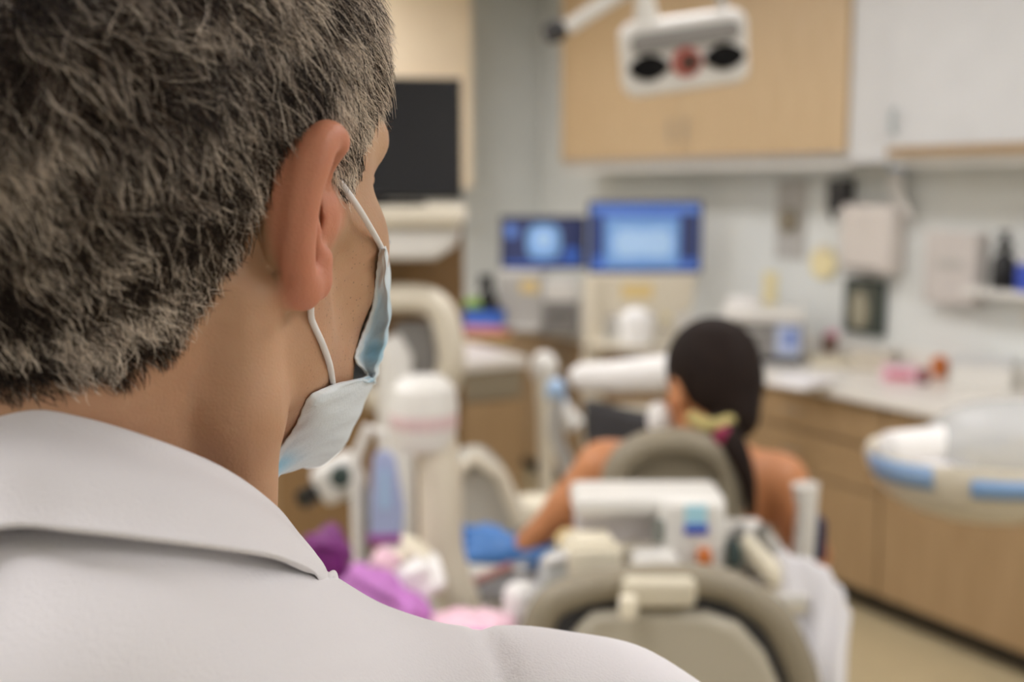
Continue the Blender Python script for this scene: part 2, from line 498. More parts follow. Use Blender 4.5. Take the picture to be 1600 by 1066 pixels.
# body skin
def skin_material():
    m = bpy.data.materials.new('skin'); m.use_nodes = True; nt = m.node_tree; b = nt.nodes['Principled BSDF']
    L = nt.links.new
    tc = nt.nodes.new('ShaderNodeTexCoord')
    n1 = nt.nodes.new('ShaderNodeTexNoise'); n1.inputs['Scale'].default_value = 28; n1.inputs['Detail'].default_value = 5
    L(tc.outputs['Object'], n1.inputs['Vector'])
    cr = nt.nodes.new('ShaderNodeValToRGB'); cr.color_ramp.elements[0].position = .3; cr.color_ramp.elements[1].position = .7
    cr.color_ramp.elements[0].color = lin('#b78d6c'); cr.color_ramp.elements[1].color = lin('#c7a07e')
    L(n1.outputs['Fac'], cr.inputs[0])
    at_ = nt.nodes.new('ShaderNodeAttribute'); at_.attribute_name = 'flush'
    mx = nt.nodes.new('ShaderNodeMix'); mx.data_type = 'RGBA'; mx.inputs[7].default_value = lin('#cf6f57')
    L(at_.outputs['Fac'], mx.inputs[0]); L(cr.outputs[0], mx.inputs[6])
    # pores and stubble dots
    vo = nt.nodes.new('ShaderNodeTexVoronoi'); vo.inputs['Scale'].default_value = 420
    L(tc.outputs['Object'], vo.inputs['Vector'])
    st = nt.nodes.new('ShaderNodeAttribute'); st.attribute_name = 'stubble'
    lt = nt.nodes.new('ShaderNodeMath'); lt.operation = 'LESS_THAN'; lt.inputs[1].default_value = .16
    L(vo.outputs['Distance'], lt.inputs[0])
    mu = nt.nodes.new('ShaderNodeMath'); mu.operation = 'MULTIPLY'; L(lt.outputs[0], mu.inputs[0]); L(st.outputs['Fac'], mu.inputs[1])
    m3 = nt.nodes.new('ShaderNodeMix'); m3.data_type = 'RGBA'; m3.inputs[7].default_value = lin('#5a4438')
    L(mu.outputs[0], m3.inputs[0]); L(mx.outputs[2], m3.inputs[6])
    # a few moles
    v2 = nt.nodes.new('ShaderNodeTexVoronoi'); v2.inputs['Scale'].default_value = 52
    L(tc.outputs['Object'], v2.inputs['Vector'])
    l2 = nt.nodes.new('ShaderNodeMath'); l2.operation = 'LESS_THAN'; l2.inputs[1].default_value = .035; L(v2.outputs['Distance'], l2.inputs[0])
    m4 = nt.nodes.new('ShaderNodeMix'); m4.data_type = 'RGBA'; m4.inputs[7].default_value = lin('#6b3a2c')
    L(l2.outputs[0], m4.inputs[0]); L(m3.outputs[2], m4.inputs[6])
    L(m4.outputs[2], b.inputs['Base Color'])
    b.inputs['Roughness'].default_value = .5
    b.inputs['Subsurface Weight'].default_value = .25; b.inputs['Subsurface Radius'].default_value = (1, .35, .2); b.inputs['Subsurface Scale'].default_value = .004
    n2 = nt.nodes.new('ShaderNodeTexNoise'); n2.inputs['Scale'].default_value = 900; n2.inputs['Detail'].default_value = 4
    L(tc.outputs['Object'], n2.inputs['Vector'])
    # fine skin lines
    wv = nt.nodes.new('ShaderNodeTexNoise'); wv.inputs['Scale'].default_value = 1; wv.inputs['Detail'].default_value = 3
    mp = nt.nodes.new('ShaderNodeMapping'); mp.inputs['Scale'].default_value = (60, 60, 260); mp.inputs['Rotation'].default_value = (R(20), R(35), 0)
    L(tc.outputs['Object'], mp.inputs[0]); L(mp.outputs[0], wv.inputs['Vector'])
    ad = nt.nodes.new('ShaderNodeMath'); ad.operation = 'ADD'; L(n2.outputs['Fac'], ad.inputs[0]); L(wv.outputs['Fac'], ad.inputs[1])
    bp = nt.nodes.new('ShaderNodeBump'); bp.inputs['Strength'].default_value = .35; bp.inputs['Distance'].default_value = .0006
    L(ad.outputs[0], bp.inputs['Height']); L(bp.outputs[0], b.inputs['Normal'])
    return m
MAN_O = Vector((BC[0], BC[1], 0))
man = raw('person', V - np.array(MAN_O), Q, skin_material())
man.location = MAN_O
tag(man, 'man seen from behind with short grey hair, a white coat and a face mask', 'person')
Vh = (V - HC) @ HR        # vertices in head frame
def smooth(a, b, x): t = np.clip((x - a) / (b - a), 0, 1); return t * t * (3 - 2 * t)
ear_d = smooth(.070, .078, np.abs(Vh[:, 0])) * smooth(.05, .03, np.abs(Vh[:, 2])) * smooth(.045, .03, np.abs(Vh[:, 1] + .008))
nap = .08 * smooth(.01, -.05, Vh[:, 2])
fl = man.data.attributes.new('flush', 'FLOAT', 'POINT'); fl.data.foreach_set('value', np.clip(ear_d * .5 + nap, 0, 1).astype(np.float32))
stb = smooth(-.0, -.03, Vh[:, 2]) * smooth(.0, .02, Vh[:, 1]) * .55
sa = man.data.attributes.new('stubble', 'FLOAT', 'POINT'); sa.data.foreach_set('value', stb.astype(np.float32))

# ------------------------------------------------------------------ hair of the man
def hair_material():
    m = bpy.data.materials.new('grey hair'); m.use_nodes = True; nt = m.node_tree; L = nt.links.new
    b = nt.nodes['Principled BSDF']
    a = nt.nodes.new('ShaderNodeAttribute'); a.attribute_name = 'tone'
    cr = nt.nodes.new('ShaderNodeValToRGB')
    cr.color_ramp.elements[0].color = lin('#23170f'); cr.color_ramp.elements[0].position = .15
    cr.color_ramp.elements[1].color = lin('#f3e3d1'); cr.color_ramp.elements[1].position = .95
    e = cr.color_ramp.elements.new(.5); e.color = lin('#6f5847')
    L(a.outputs['Fac'], cr.inputs[0]); L(cr.outputs[0], b.inputs['Base Color'])
    b.inputs['Roughness'].default_value = .5; b.inputs['Specular IOR Level'].default_value = .25
    return m

hp, hn = V, None
A = Vh[Q[:, 0]]; B = Vh[Q[:, 1]]; Cc = Vh[Q[:, 2]]; Dd = Vh[Q[:, 3]]
fc = (A + B + Cc + Dd) / 4
fn = np.cross(Cc - A, Dd - B); fa = np.linalg.norm(fn, axis=1) / 2; fn = fn / np.maximum(np.linalg.norm(fn, axis=1), 1e-12)[:, None]
HL = [(-.110, -.056), (-.075, -.054), (-.062, -.052), (-.046, -.044), (-.034, -.022), (-.028, .004), (-.018, .028), (.004, .037),
      (.010, .024), (.016, .010), (.036, .004), (.041, .014), (.046, .028), (.054, .038), (.060, .052), (.070, .066), (.084, .074), (.12, .080)]
hy = np.array([a for a, _ in HL]); hz = np.array([b for _, b in HL])
def scalp(p):
    """signed height over the hairline"""
    return p[..., 2] - np.interp(p[..., 1], hy, hz)
ok = (scalp(fc) > 0) & (np.abs(fc[:, 0]) < .0795)
near_ear = (np.abs(fc[:, 0]) > .067) & (np.abs(fc[:, 1] + .002) < .022) & (fc[:, 2] < .036) & (fc[:, 1] < .012)
ok &= ~near_ear
idx = np.where(ok)[0]
wgt = fa[idx] * np.where(fc[idx, 0] > -.03, 1.0, .45)
NS = 80000
pick = RNG.choice(idx, NS, p=wgt / wgt.sum())
r1, r2 = RNG.random((2, NS, 1))
P0 = A[pick] + (B[pick] - A[pick]) * r1 + (Dd[pick] - A[pick]) * r2
N0 = fn[pick]
N0 = np.where((np.sum(N0 * (P0 - np.array((0, 0, .03))), 1) < 0)[:, None], -N0, N0)
edge = np.clip(scalp(P0) / .02, 0, 1)
keep = RNG.random(NS) < (.25 + .75 * edge)
P0, N0, edge = P0[keep], N0[keep], edge[keep]; NS = len(P0)
crown = np.array((0, -.055, .12))
away = P0 - crown; away /= np.linalg.norm(away, axis=1)[:, None]
swirl = np.cross(np.array((0, 0, 1.0)), N0)
flow = away * .6 + np.array((0, .10, -.75)) + swirl * .50
front = smooth(.02, .07, P0[:, 1])[:, None]
flow = flow + front * np.array((0, .2, .1))
# wave fields
def wob(p, s, o): return np.stack([np.sin(p @ np.array(v) * s + o + k) for k, v in enumerate(((1, .7, .3), (-.4, 1, .8), (.6, -.5, 1)))], 1)
flow += wob(P0, 140, .3) * .28 + wob(P0, 310, 1.7) * .25 + RNG.normal(0, .32, P0.shape)
flow -= N0 * np.sum(flow * N0, 1)[:, None]; flow /= np.linalg.norm(flow, axis=1)[:, None]
length = (.018 + .014 * smooth(-.04, .06, P0[:, 2])) * (.45 + .55 * edge) * RNG.uniform(.7, 1.25, NS)
length *= (1 - .5 * smooth(.008, .03, P0[:, 1]) * smooth(.06, .04, P0[:, 2])) * (1 - .45 * smooth(.02, .07, P0[:, 1]))
lift = (.34 + .2 * RNG.random(NS)) * (.45 + .55 * edge)
K = 7
t = np.linspace(0, 1, K)
pts = np.zeros((NS, K, 3))
curl = np.cross(N0, flow)
ph = RNG.uniform(0, 6.28, NS); amp = RNG.uniform(.3, 1.4, NS)
pos = P0 - N0 * .0006; pts[:, 0] = pos
for i in range(1, K):
    d = flow + N0 * (lift * (1.5 - 1.7 * t[i]))[:, None] + curl * (amp * np.sin(ph + 3.2 * t[i]))[:, None]
    d /= np.linalg.norm(d, axis=1)[:, None]
    pos = pos + d * (length / (K - 1))[:, None]; pts[:, i] = pos
# locks: strands lean towards a neighbour
NL = 1700
lk = RNG.choice(NS, NL, replace=False)
kd = KDTree(NL)
for j, q in enumerate(lk): kd.insert(P0[q], j)
kd.balance()
own = np.array([kd.find(p)[1] for p in P0])
lead = pts[lk[own]]; off = lead - lead[:, :1]
wt = (.70 * t ** 1.3)[None, :, None] * RNG.uniform(.3, 1, NS)[:, None, None]
root_to = (lead[:, :1] - pts[:, :1])
pts = pts * (1 - wt) + (pts[:, :1] + root_to * .55 + off) * wt
lt = RNG.random(NL)
grey = .17 + .45 * smooth(-.075, .04, P0[:, 1]) + .10 * smooth(.02, -.04, P0[:, 2]) + .10 * smooth(.0, .06, P0[:, 1])
pl_ = np.clip(grey + (lt[own] - .5) * 1.2, .03, .96)
tone = np.clip(np.where(RNG.random(NS) < pl_, RNG.uniform(.6, 1.0, NS), RNG.uniform(.0, .3, NS)) + (pl_ - .5) * .3 + .06 * np.sin(P0 @ np.array((60, 90, 35))), 0, 1)
# eyebrow of the right side and a few stray neck hairs
def extra(n, cen, spread, dirv, ln, tn):
    p = cen + RNG.normal(0, 1, (n, 3)) * spread
    d = np.array(dirv) + RNG.normal(0, .25, (n, 3)); d /= np.linalg.norm(d, axis=1)[:, None]
    q = p[:, None] + d[:, None] * (t * ln)[None, :, None] + np.array((0, 0, -.15 * ln)) * (t ** 2)[None, :, None]
    return q, np.full(n, tn) + RNG.normal(0, .15, n)
xs_, ts_ = [pts], [tone]
for s in (1, -1):
    for k in range(7):
        q_, t_ = extra(22, np.array((s * (.016 + .0048 * k), .1035 - .0030 * k, .0345 + .0004 * k)), (.0015, .0015, .0018), (s * .85, .05, .15), .006, .35)
        xs_.append(q_); ts_.append(t_)
pts = np.concatenate(xs_); tone = np.clip(np.concatenate(ts_), 0, 1)
W = (pts.reshape(-1, 3) @ HR.T + HC) - np.array(MAN_O)
hc = bpy.data.hair_curves.new('hair')
hc.add_curves([K] * len(pts))
hc.points.foreach_set('position', W.astype(np.float32).ravel())
rad = hc.attributes.get('radius') or hc.attributes.new('radius', 'FLOAT', 'POINT')
rr = np.tile(np.array([.00011, .00013, .00013, .00012, .00010, .00008, .00003]), len(pts)); rad.data.foreach_set('value', rr.astype(np.float32))
ta = hc.attributes.new('tone', 'FLOAT', 'CURVE'); ta.data.foreach_set('value', tone.astype(np.float32))
hc.materials.append(hair_material())
hair = bpy.data.objects.new('hair', hc); C.objects.link(hair); hair.parent = man
hair['label'] = 'short grey and dark brown hair'
# the scalp below the strands is darkened: hair shade painted in, with cut stubble
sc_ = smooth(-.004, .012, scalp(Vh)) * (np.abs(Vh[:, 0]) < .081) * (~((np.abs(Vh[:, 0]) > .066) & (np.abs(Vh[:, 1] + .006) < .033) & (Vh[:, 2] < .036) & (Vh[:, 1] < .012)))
a_ = man.data.attributes.new('roots_shade', 'FLOAT', 'POINT'); a_.data.foreach_set('value', sc_.astype(np.float32))
nt = man.data.materials[0].node_tree; b = nt.nodes['Principled BSDF']
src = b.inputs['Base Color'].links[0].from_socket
an = nt.nodes.new('ShaderNodeAttribute'); an.attribute_name = 'roots_shade'
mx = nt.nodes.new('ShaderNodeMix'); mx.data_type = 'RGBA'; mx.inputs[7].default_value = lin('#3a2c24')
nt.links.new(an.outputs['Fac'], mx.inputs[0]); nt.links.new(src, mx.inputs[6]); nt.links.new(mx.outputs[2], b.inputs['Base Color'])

def rel(p): return Vector(p) - MAN_O

# ------------------------------------------------------------------ face mask
toh0 = lambda p: np.round((HR.T @ (np.array(p) - HC)) * 1000)
rows = [((592, 388, .484), (604, 388, .500), (0, .130, -.002)),
        ((587, 430, .482), (605, 440, .500), (0, .136, -.020)),
        ((584, 480, .480), (607, 495, .500), (0, .132, -.045)),
        ((566, 528, .474), (601, 540, .498), (0, .128, -.065)),
        ((557, 562, .470), (590, 570, .495), (0, .124, -.078)),
        ((574, 586, .474), (582, 593, .490), (0, .120, -.088)),
        ((520, 600, .460), (576, 600, .488), (0, .118, -.092)),
        ((482, 622, .452), (548, 650, .486), (0, .112, -.105)),
        ((460, 668, .448), (520, 688, .484), (0, .100, -.120)),
        ((432, 712, .444), (482, 718, .478), (0, .088, -.120)),
        ((420, 750, .444), (438, 744, .474), (0, .080, -.116))]
cols = []
def toh(p): return HR.T @ (np.array(p) - HC)
def onskin(x, y, off, lo=.40, hi=.56):
    ds = np.arange(lo, hi, .001); dd = np.array([dist(at(x, y, d)) for d in ds])
    k = int(np.argmax(dd < off)) if (dd < off).any() else int(np.argmin(dd))
    return toh(at(x, y, ds[k]))
for k_, (E, S, N) in enumerate(rows):
    lo_ = .40
    e = onskin(E[0], E[1], .0014, lo_)
    q1 = onskin(E[0] * .67 + S[0] * .33, E[1] * .67 + S[1] * .33, .0045 if k_ > 5 else .003, lo_)
    q2 = onskin(E[0] * .33 + S[0] * .67, E[1] * .33 + S[1] * .67, .005, lo_)
    s_ = onskin(S[0], S[1], .004); s_[1] = max(s_[1], q2[1] + .002)
    if k_ >= 9:
        e, s_ = toh(at(E[0], E[1], .462)), toh(at(*S)); q1 = e * .67 + s_ * .33; q2 = e * .33 + s_ * .67
    n = np.array(N, float)
    m1 = s_ * .5 + n * .5 + np.array((.002, .008, 0))
    half = catmull([e, q1, q2, s_, m1, n], 5)
    mir = [h * np.array((-1, 1, 1)) for h in half[::-1][1:]]
    cols.append(half + mir)
nc = len(cols[0])
grid = [catmull([cols[r][c] for r in range(len(rows))], 8) for c in range(nc)]   # grid[c][r]
nr = len(grid[0])
G = np.array(grid)
# stitched edge: small puckers; folds across the front
for c in range(2, nc - 2):
    for r in range(nr): G[c, r] += np.array((0, .0007 * math.sin(r * .95 + c * .3), .0003 * math.sin(c * 1.1 + r)))
for c in range(0, 3):
    for r in range(nr): G[c, r] += np.array((.0005 * math.sin(r * 2.4), 0, 0)) * (1 - c / 3)
Gv = [rel(HC + HR @ p) for row in G for p in row]
Gf = [(c * nr + r, c * nr + r + 1, (c + 1) * nr + r + 1, (c + 1) * nr + r) for c in range(nc - 1) for r in range(nr - 1)]
mm = bpy.data.materials.new('mask fabric'); mm.use_nodes = True; nt = mm.node_tree; b = nt.nodes['Principled BSDF']
an = nt.nodes.new('ShaderNodeAttribute'); an.attribute_name = 'blue'
mx = nt.nodes.new('ShaderNodeMix'); mx.data_type = 'RGBA'; mx.inputs[6].default_value = lin('#e2e4e4'); mx.inputs[7].default_value = lin('#8fc4de')
nt.links.new(an.outputs['Fac'], mx.inputs[0]); nt.links.new(mx.outputs[2], b.inputs['Base Color'])
b.inputs['Roughness'].default_value = .75
tc = nt.nodes.new('ShaderNodeTexCoord'); vo = nt.nodes.new('ShaderNodeTexVoronoi'); vo.inputs['Scale'].default_value = 700
nt.links.new(tc.outputs['Object'], vo.inputs['Vector'])
bp = nt.nodes.new('ShaderNodeBump'); bp.inputs['Strength'].default_value = .3; bp.inputs['Distance'].default_value = .0004
nt.links.new(vo.outputs['Distance'], bp.inputs['Height']); nt.links.new(bp.outputs[0], b.inputs['Normal'])
mask = link('face_mask', Gv, Gf, mm, man, solid=.0012, sub=1)
mask['label'] = 'pale blue and white pleated face mask'
bl = []
for c in range(nc):
    for r in range(nr):
        rr_ = r / 8; cc = min(c, nc - 1 - c) / 9
        v = .10
        v += .9 * math.exp(-((rr_ - 3.4) / .8) ** 2) * math.exp(-((cc - 1.2) / .9) ** 2)
        v += .8 * math.exp(-((rr_ - 5.2) / .35) ** 2) * math.exp(-((cc - 1.2) / .8) ** 2)
        v += .8 * math.exp(-((rr_ - 9.4) / .55) ** 2) * math.exp(-((cc - .5) / .7) ** 2)
        v += .35 * math.exp(-((rr_ - 1.8) / .8) ** 2) * (cc < 2)
        if cc < .3: v *= .3
        bl.append(min(1, v))
ab = mask.data.attributes.new('blue', 'FLOAT', 'POINT'); ab.data.foreach_set('value', bl)
loopm = mat('ear loop elastic', '#e9e5e2', .6, var=.03)
lp = [(598, 392), (588, 372), (560, 325), (530, 282), (514, 256)]
wsk = lambda x, y, o, lo=.40: Vector(HC + HR @ onskin(x, y, o, lo))
pt = [wsk(x, y, o, .436) for (x, y), o in zip(lp, (.001, .002, .004, .005, .003))] + [wsk(500, 236, .002, .436)] + [Vector(hw(q)) for q in ((.060, -.004, .018), (.060, -.008, -.010), (.066, -.004, -.020))] + [Vector(hw((.0765, -.002, -.0235))), wsk(486, 494, .0012)] + [wsk(x, y, .0012) for x, y in ((490, 507), (504, 538), (515, 570), (520, 600))]
sm = [Vector(p) for p in catmull(pt, 6)]
for sgn in (1, -1):
    pp = sm if sgn == 1 else [Vector(HC + HR @ (toh(p) * np.array((-1, 1, 1)))) for p in sm]
    part('ear_loop', MB().tube([rel(p) for p in pp], .00125, 12), loopm, mask, 'white elastic ear loop')
part('nose_wire', MB().tube([rel(HC + HR @ G[c, 2]) for c in range(nc // 2 - 6, nc // 2 + 7)], .0012, 8), 'white', mask)

# ------------------------------------------------------------------ lab coat
fab = mat('white coat cotton', '#e6e2e4', .85, var=.02, bump=.25, bscale=900, sheen=.15)
FXC = Field(axis([(-.56, -.30, .012), (-.30, .10, .005), (.10, .24, .010)]),
            axis([(.14, .26, .008), (.26, .66, .005), (.66, .80, .012)]),
            axis([(.40, 1.25, .014), (1.25, 1.66, .005)]))
gc = Fig(FXC, BC, BR, infl=.014)
torso(gc, k=.06, legs=False)
gc.cone((0, .02, -.62), (0, .02, -1.02), .17, .20, k=.08)
gc.ell((-.015, -.046, -.03), (.088, .082, .088), k=.04)
# sleeve head and armhole seam on the right shoulder
VC, QC = FXC.mesh(); VC = relax(VC, QC, 6, .5)
Lc = (VC - BC) @ BR
def folds(L):
    n = np.zeros(len(L))
    n += .004 * np.sin(L[:, 0] * 30 + L[:, 2] * 22 + 1.2) * smooth(-.05, -.2, L[:, 2])
    n += .0025 * np.sin(L[:, 2] * 46 - L[:, 0] * 50)
    # seam valley of the sleeve
    for s in (1, -1):
        dd = (s * L[:, 0] - (.150 + .10 * (L[:, 1] + .0) ** 2 * 10))
        n += -.0028 * np.exp(-(dd / .004) ** 2) * smooth(-.30, -.2, L[:, 2]) + .0016 * np.exp(-((dd - .02) / .018) ** 2) * smooth(-.2, -.08, L[:, 2])
    return n
me_n = np.zeros_like(VC)
e1 = VC[QC[:, 2]] - VC[QC[:, 0]]; e2 = VC[QC[:, 3]] - VC[QC[:, 1]]; nn = np.cross(e1, e2)
for k in range(4): np.add.at(me_n, QC[:, k], nn)
me_n /= np.maximum(np.linalg.norm(me_n, axis=1), 1e-12)[:, None]
if np.mean(np.sum(me_n * (VC - VC.mean(0)), 1)) < 0: me_n = -me_n
VC = VC + me_n * folds(Lc)[:, None]
coat = raw('lab_coat', VC - np.array(MAN_O), QC, fab, man)
coat['label'] = 'white cotton lab coat'

# turned-down collar: ridge line and free edge given all round the neck (angle 0 = right side, 90 = front)
ridge_px = [((-180, 668, .39)), ((0, 645, .372)), ((120, 660, .368)), ((250, 699, .372)), ((350, 742, .385)), ((422, 794, .402)), ((460, 839, .418)), ((490, 876, .430)), ((506, 908, .440)), ((520, 945, .452))]
edge_px = [((-180, 880, .315)), ((0, 832, .330)), ((120, 838, .330)), ((250, 852, .338)), ((350, 864, .352)), ((420, 874, .368)), ((462, 888, .388)), ((486, 899, .402)), ((504, 914, .420)), ((520, 940, .440))]
ridge = [at(*p) for p in ridge_px]; free = [at(*p) for p in edge_px]
# continue round the front and the far side in the coat's frame
cf = lambda x, y, z: Vector(BC + BR @ np.array((x, y, z)))
ridge += [cf(.066, .070, -.128), cf(.040, .105, -.165)]
free += [cf(.090, .072, -.150), cf(.075, .120, -.200)]
ridge = [cf(-.060, .105, -.120), cf(-.085, .05, -.045), cf(-.088, .0, -.0), cf(-.075, -.05, .03)] + ridge
free = [cf(-.10, .120, -.150), cf(-.125, .06, -.09), cf(-.135, .0, -.055), cf(-.12, -.08, -.025)] + free
rs_, fs_ = catmull(ridge, 8), catmull(free, 8)
cen = Vector(BC)
rowsC = []
for r_, f_ in zip(rs_, fs_):
    r_, f_ = Vector(r_), Vector(f_)
    out = Vector((f_.x - cen.x, f_.y - cen.y, 0)).normalized()
    dn = (f_ - r_); out_k = min(1, dn.length / .05) ** 2
    inner_low = Vector((r_.x, r_.y, r_.z)) - out * .004 + Vector((0, 0, -.055))
    inner = r_ - out * .005 + Vector((0, 0, -.010))
    top = r_ + Vector((0, 0, .001))
    o1 = r_ + dn * .12 + out * .004 * out_k
    o2 = r_ + dn * .45 + out * .0075 * out_k + Vector((0, 0, .002))
    o3 = r_ + dn * .8 + out * .004 * out_k
    o4 = f_ + Vector((0, 0, .001))
    prof = catmull([inner_low, inner, top, o1, o2, o3, o4], 3)
    rowsC.append([rel(p) for p in prof])
part('collar', MB().grid(rowsC), fab, coat, 'turned-down white collar', solid=.0028, sub=1, offset=0)
for k in range(4):
    z = -.22 - .13 * k
    part('button', MB().lathe([(.0085, 0), (.009, .0015), (.007, .003), (.003, .0025)], rel(cf(.012, .152 - .01 * abs(k - 1), z)), 16, (Matrix(BR.tolist()) @ Matrix.Rotation(R(-90), 3, 'X'))), 'white', coat)

# ------------------------------------------------------------------ helpers for standing things in the room
def atz(x, y, z):
    a = at(x, y, 1.0); d = a - Vector((0, 0, CAM_Z)); t = (z - CAM_Z) / d.z
    return Vector((0, 0, CAM_Z)) + d * t
def atwall(x, y, ly):
    """where the view line meets the plane parallel to the long wall, local y = ly -> local (x, z)"""
    a = at(x, y, 1.0); o = to_room((0, 0, CAM_Z)); b = to_room(a)
    t = (ly - o[1]) / (b[1] - o[1]); return o[0] + (b[0] - o[0]) * t, CAM_Z + (a.z - CAM_Z) * t
def sz(px, d): return px / FPX * d
def slab(w, d, h, x=0, y=0, z=0): return MB().box((x, y, z + h / 2), (w, d, h))
CT = .91   # worktop height

# ------------------------------------------------------------------ long run of base cabinets under the worktop
units = [(-3.55, -2.75, 'in the far corner under the monitors', 2), (-2.75, -1.85, 'under the large lit monitor', 2), (-1.85, -.95, 'under the grey countertop unit', 2),
         (-.95, 0, 'with a wide drawer under the cluttered worktop', 1), (0, .95, 'behind the round tray', 0), (.95, 1.9, 'at the near end of the worktop', 0)]
for a, b, nm, dr in units:
    w = b - a; t = root('base_cabinet', 'maple base cabinet ' + nm, 'cabinet', room((a + b) / 2, 0), RZ, 'base cabinets along the worktop')
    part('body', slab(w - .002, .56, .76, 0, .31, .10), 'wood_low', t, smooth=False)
    part('toe_kick', slab(w - .002, .50, .10, 0, .34, 0), 'kick', t, smooth=False)
    top = .855
    if dr:
        o = part('drawer', slab(w - .012, .02, .15, 0, .018, top - .155), 'wood_low', t, bev=.002)
        part('handle', MB().tube([(-.05, -.002, top - .08), (-.05, -.022, top - .08), (.05, -.022, top - .08), (.05, -.002, top - .08)], .004, 8), 'steel', o)
        top -= .165
        if dr == 1:
            o = part('drawer', slab(w - .012, .02, .17, 0, .018, top - .175), 'wood_low', t, bev=.002)
            part('handle', MB().tube([(-.05, -.002, top - .09), (-.05, -.022, top - .09), (.05, -.022, top - .09), (.05, -.002, top - .09)], .004, 8), 'steel', o)
            top -= .185
    for s in (-1, 1):
        if dr == 0 and s == -1: 
            continue
        ww = (w - .012) if dr == 0 else (w - .016) / 2
        cx = 0 if dr == 0 else s * (ww / 2 + .002)
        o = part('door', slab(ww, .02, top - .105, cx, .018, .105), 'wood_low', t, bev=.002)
        hx = cx - (s if dr else -1) * (ww / 2 - .05)
        part('handle', MB().tube([(hx, -.002, top - .16), (hx, -.022, top - .16), (hx, -.022, top - .06), (hx, -.002, top - .06)], .004, 8), 'steel', o)
wt = MB().box((-.82, .295, CT - .02), (5.5, .645, .04)).box((-.82, .610, CT + .045), (5.5, .015, .09))
single('worktop', wt, 'counter', 'long white worktop running along the right wall over the maple cabinets', 'worktop', RO, RZ, bev=.004)

# wall cabinets with beige doors
dz = 1.862
t = root('wall_cabinet', 'wall cabinet with two wide beige doors above the lit monitors', 'cabinet', room(-1.66, .62, 0), RZ, tilt=(0, 0))
part('body', MB().box((.0, -.155, 2.405), (2.30, .31, 1.18)).box((1.26, -.155, 2.405), (.22, .33, 1.18)), 'white', t, bev=.003)
for s in (-1, 1):
    o = part('door', slab(1.13, .02, 1.12, s * .568, -.322, dz), 'wood', t, bev=.002)
    part('handle', MB().tube([(s * .06, -.332, dz + .08), (s * .06, -.352, dz + .08), (s * .06, -.352, dz + .19), (s * .06, -.332, dz + .19)], .005, 8), 'steel', o)
part('light_rail', slab(2.30, .02, .05, 0, -.30, 1.80), 'plastic', t, smooth=False)
t = root('wall_cabinet', 'white wall cabinet with a wood strip along its lower edge', 'cabinet', room(.55, .62, 0), RZ)
part('body', MB().box((0, -.17, 2.415), (1.66, .34, 1.15)), 'white', t, bev=.003)
for s in (-1, 1):
    o = part('door', slab(.80, .02, 1.10, s * .412, -.352, 1.875), 'white', t, bev=.002)
    part('handle', MB().tube([(s * .41 - .37, -.362, 1.93), (s * .41 - .37, -.385, 1.93), (s * .41 - .37, -.385, 2.02), (s * .41 - .37, -.362, 2.02)], .009, 8), mat('pale handle', '#aab4b5', .4), o)
part('edge_strip', slab(1.64, .018, .035, 0, -.352, 1.838), 'wood_low', t, smooth=False)
part('light_rail', slab(1.66, .30, .04, 0, -.17, 1.80), 'plastic', t, smooth=False)

# peach cabinet on the back wall
t = root('wall_cabinet', 'tall peach wall cabinet in the back corner behind the black monitor', 'cabinet', room(X0, -1.45, 0), RZ)
part('body', MB().box((.16, 0, 2.345), (.32, 2.76, 1.29)), 'wall_warm', t, bev=.003)
for k in (-1, 0, 1): part('door', MB().box((.33, k * .92, 2.345), (.02, .912, 1.28)), 'wall_warm', t, bev=.002)

# low cabinets standing out from the left
def low_unit(px_r, px_l, name, w, dp, colour='wood_low'):
    p = atz(*px_r, .87); q = to_room(p)
    t = root('side_cabinet', name, 'cabinet', room(q[0] - dp / 2, q[1] - w / 2), RZ)
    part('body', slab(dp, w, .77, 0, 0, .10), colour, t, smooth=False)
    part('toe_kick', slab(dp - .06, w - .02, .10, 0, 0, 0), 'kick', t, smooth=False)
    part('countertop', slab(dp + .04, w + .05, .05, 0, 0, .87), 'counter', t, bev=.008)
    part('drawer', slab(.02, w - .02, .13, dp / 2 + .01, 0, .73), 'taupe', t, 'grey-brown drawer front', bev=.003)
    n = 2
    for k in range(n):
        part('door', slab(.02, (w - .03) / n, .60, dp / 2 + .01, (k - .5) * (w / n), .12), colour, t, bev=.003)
    return t
low_unit((815, 573), None, 'maple side cabinet with a white top holding the colourful boxes', 1.0, .55)
low_unit((632, 652), None, 'maple side cabinet half hidden behind the white column', 1.2, .50)

# ------------------------------------------------------------------ things on the wall
def wbox(name, label, cat, box, m, dpt=.06, group=None, ly=Y1, bev=.004):
    x0, y0, x1, y1 = box
    a, za = atwall(x0, y1, ly - dpt); b, _ = atwall(x1, y1, ly - dpt); _, zb = atwall((x0 + x1) / 2, y0, ly - dpt); _, za = atwall((x0 + x1) / 2, y1, ly - dpt)
    w = max(.01, b - a); h = zb - za
    t = root(name, label, cat, room((a + b) / 2, ly - dpt / 2, za), RZ, group)
    return t, w, h, dpt
t, w, h, d = wbox('towel_dispenser', 'white paper towel dispenser on the wall under the white cabinet', 'dispenser', (1306, 318, 1388, 428), 'plastic', .12)
part('cover', slab(w, d, h), mat('dispenser cover', '#d6cec6', .45), t, bev=.03)
part('outlet', slab(w * .6, .02, .012, 0, -d / 2 - .004, .02), 'midgrey', t)
t, w, h, d = wbox('sensor_holder', 'small black holder on the wall at the left of the towel dispenser', 'holder', (1290, 280, 1318, 330), 'black', .07)
part('pocket', slab(w, d, h), 'charcoal', t, bev=.008)
part('clip', MB().tube([(0, -d / 2, h * .2), (0, -d / 2 - .02, h * .1), (0, -d / 2 - .01, -h * .3)], .012, 10), 'charcoal', t)
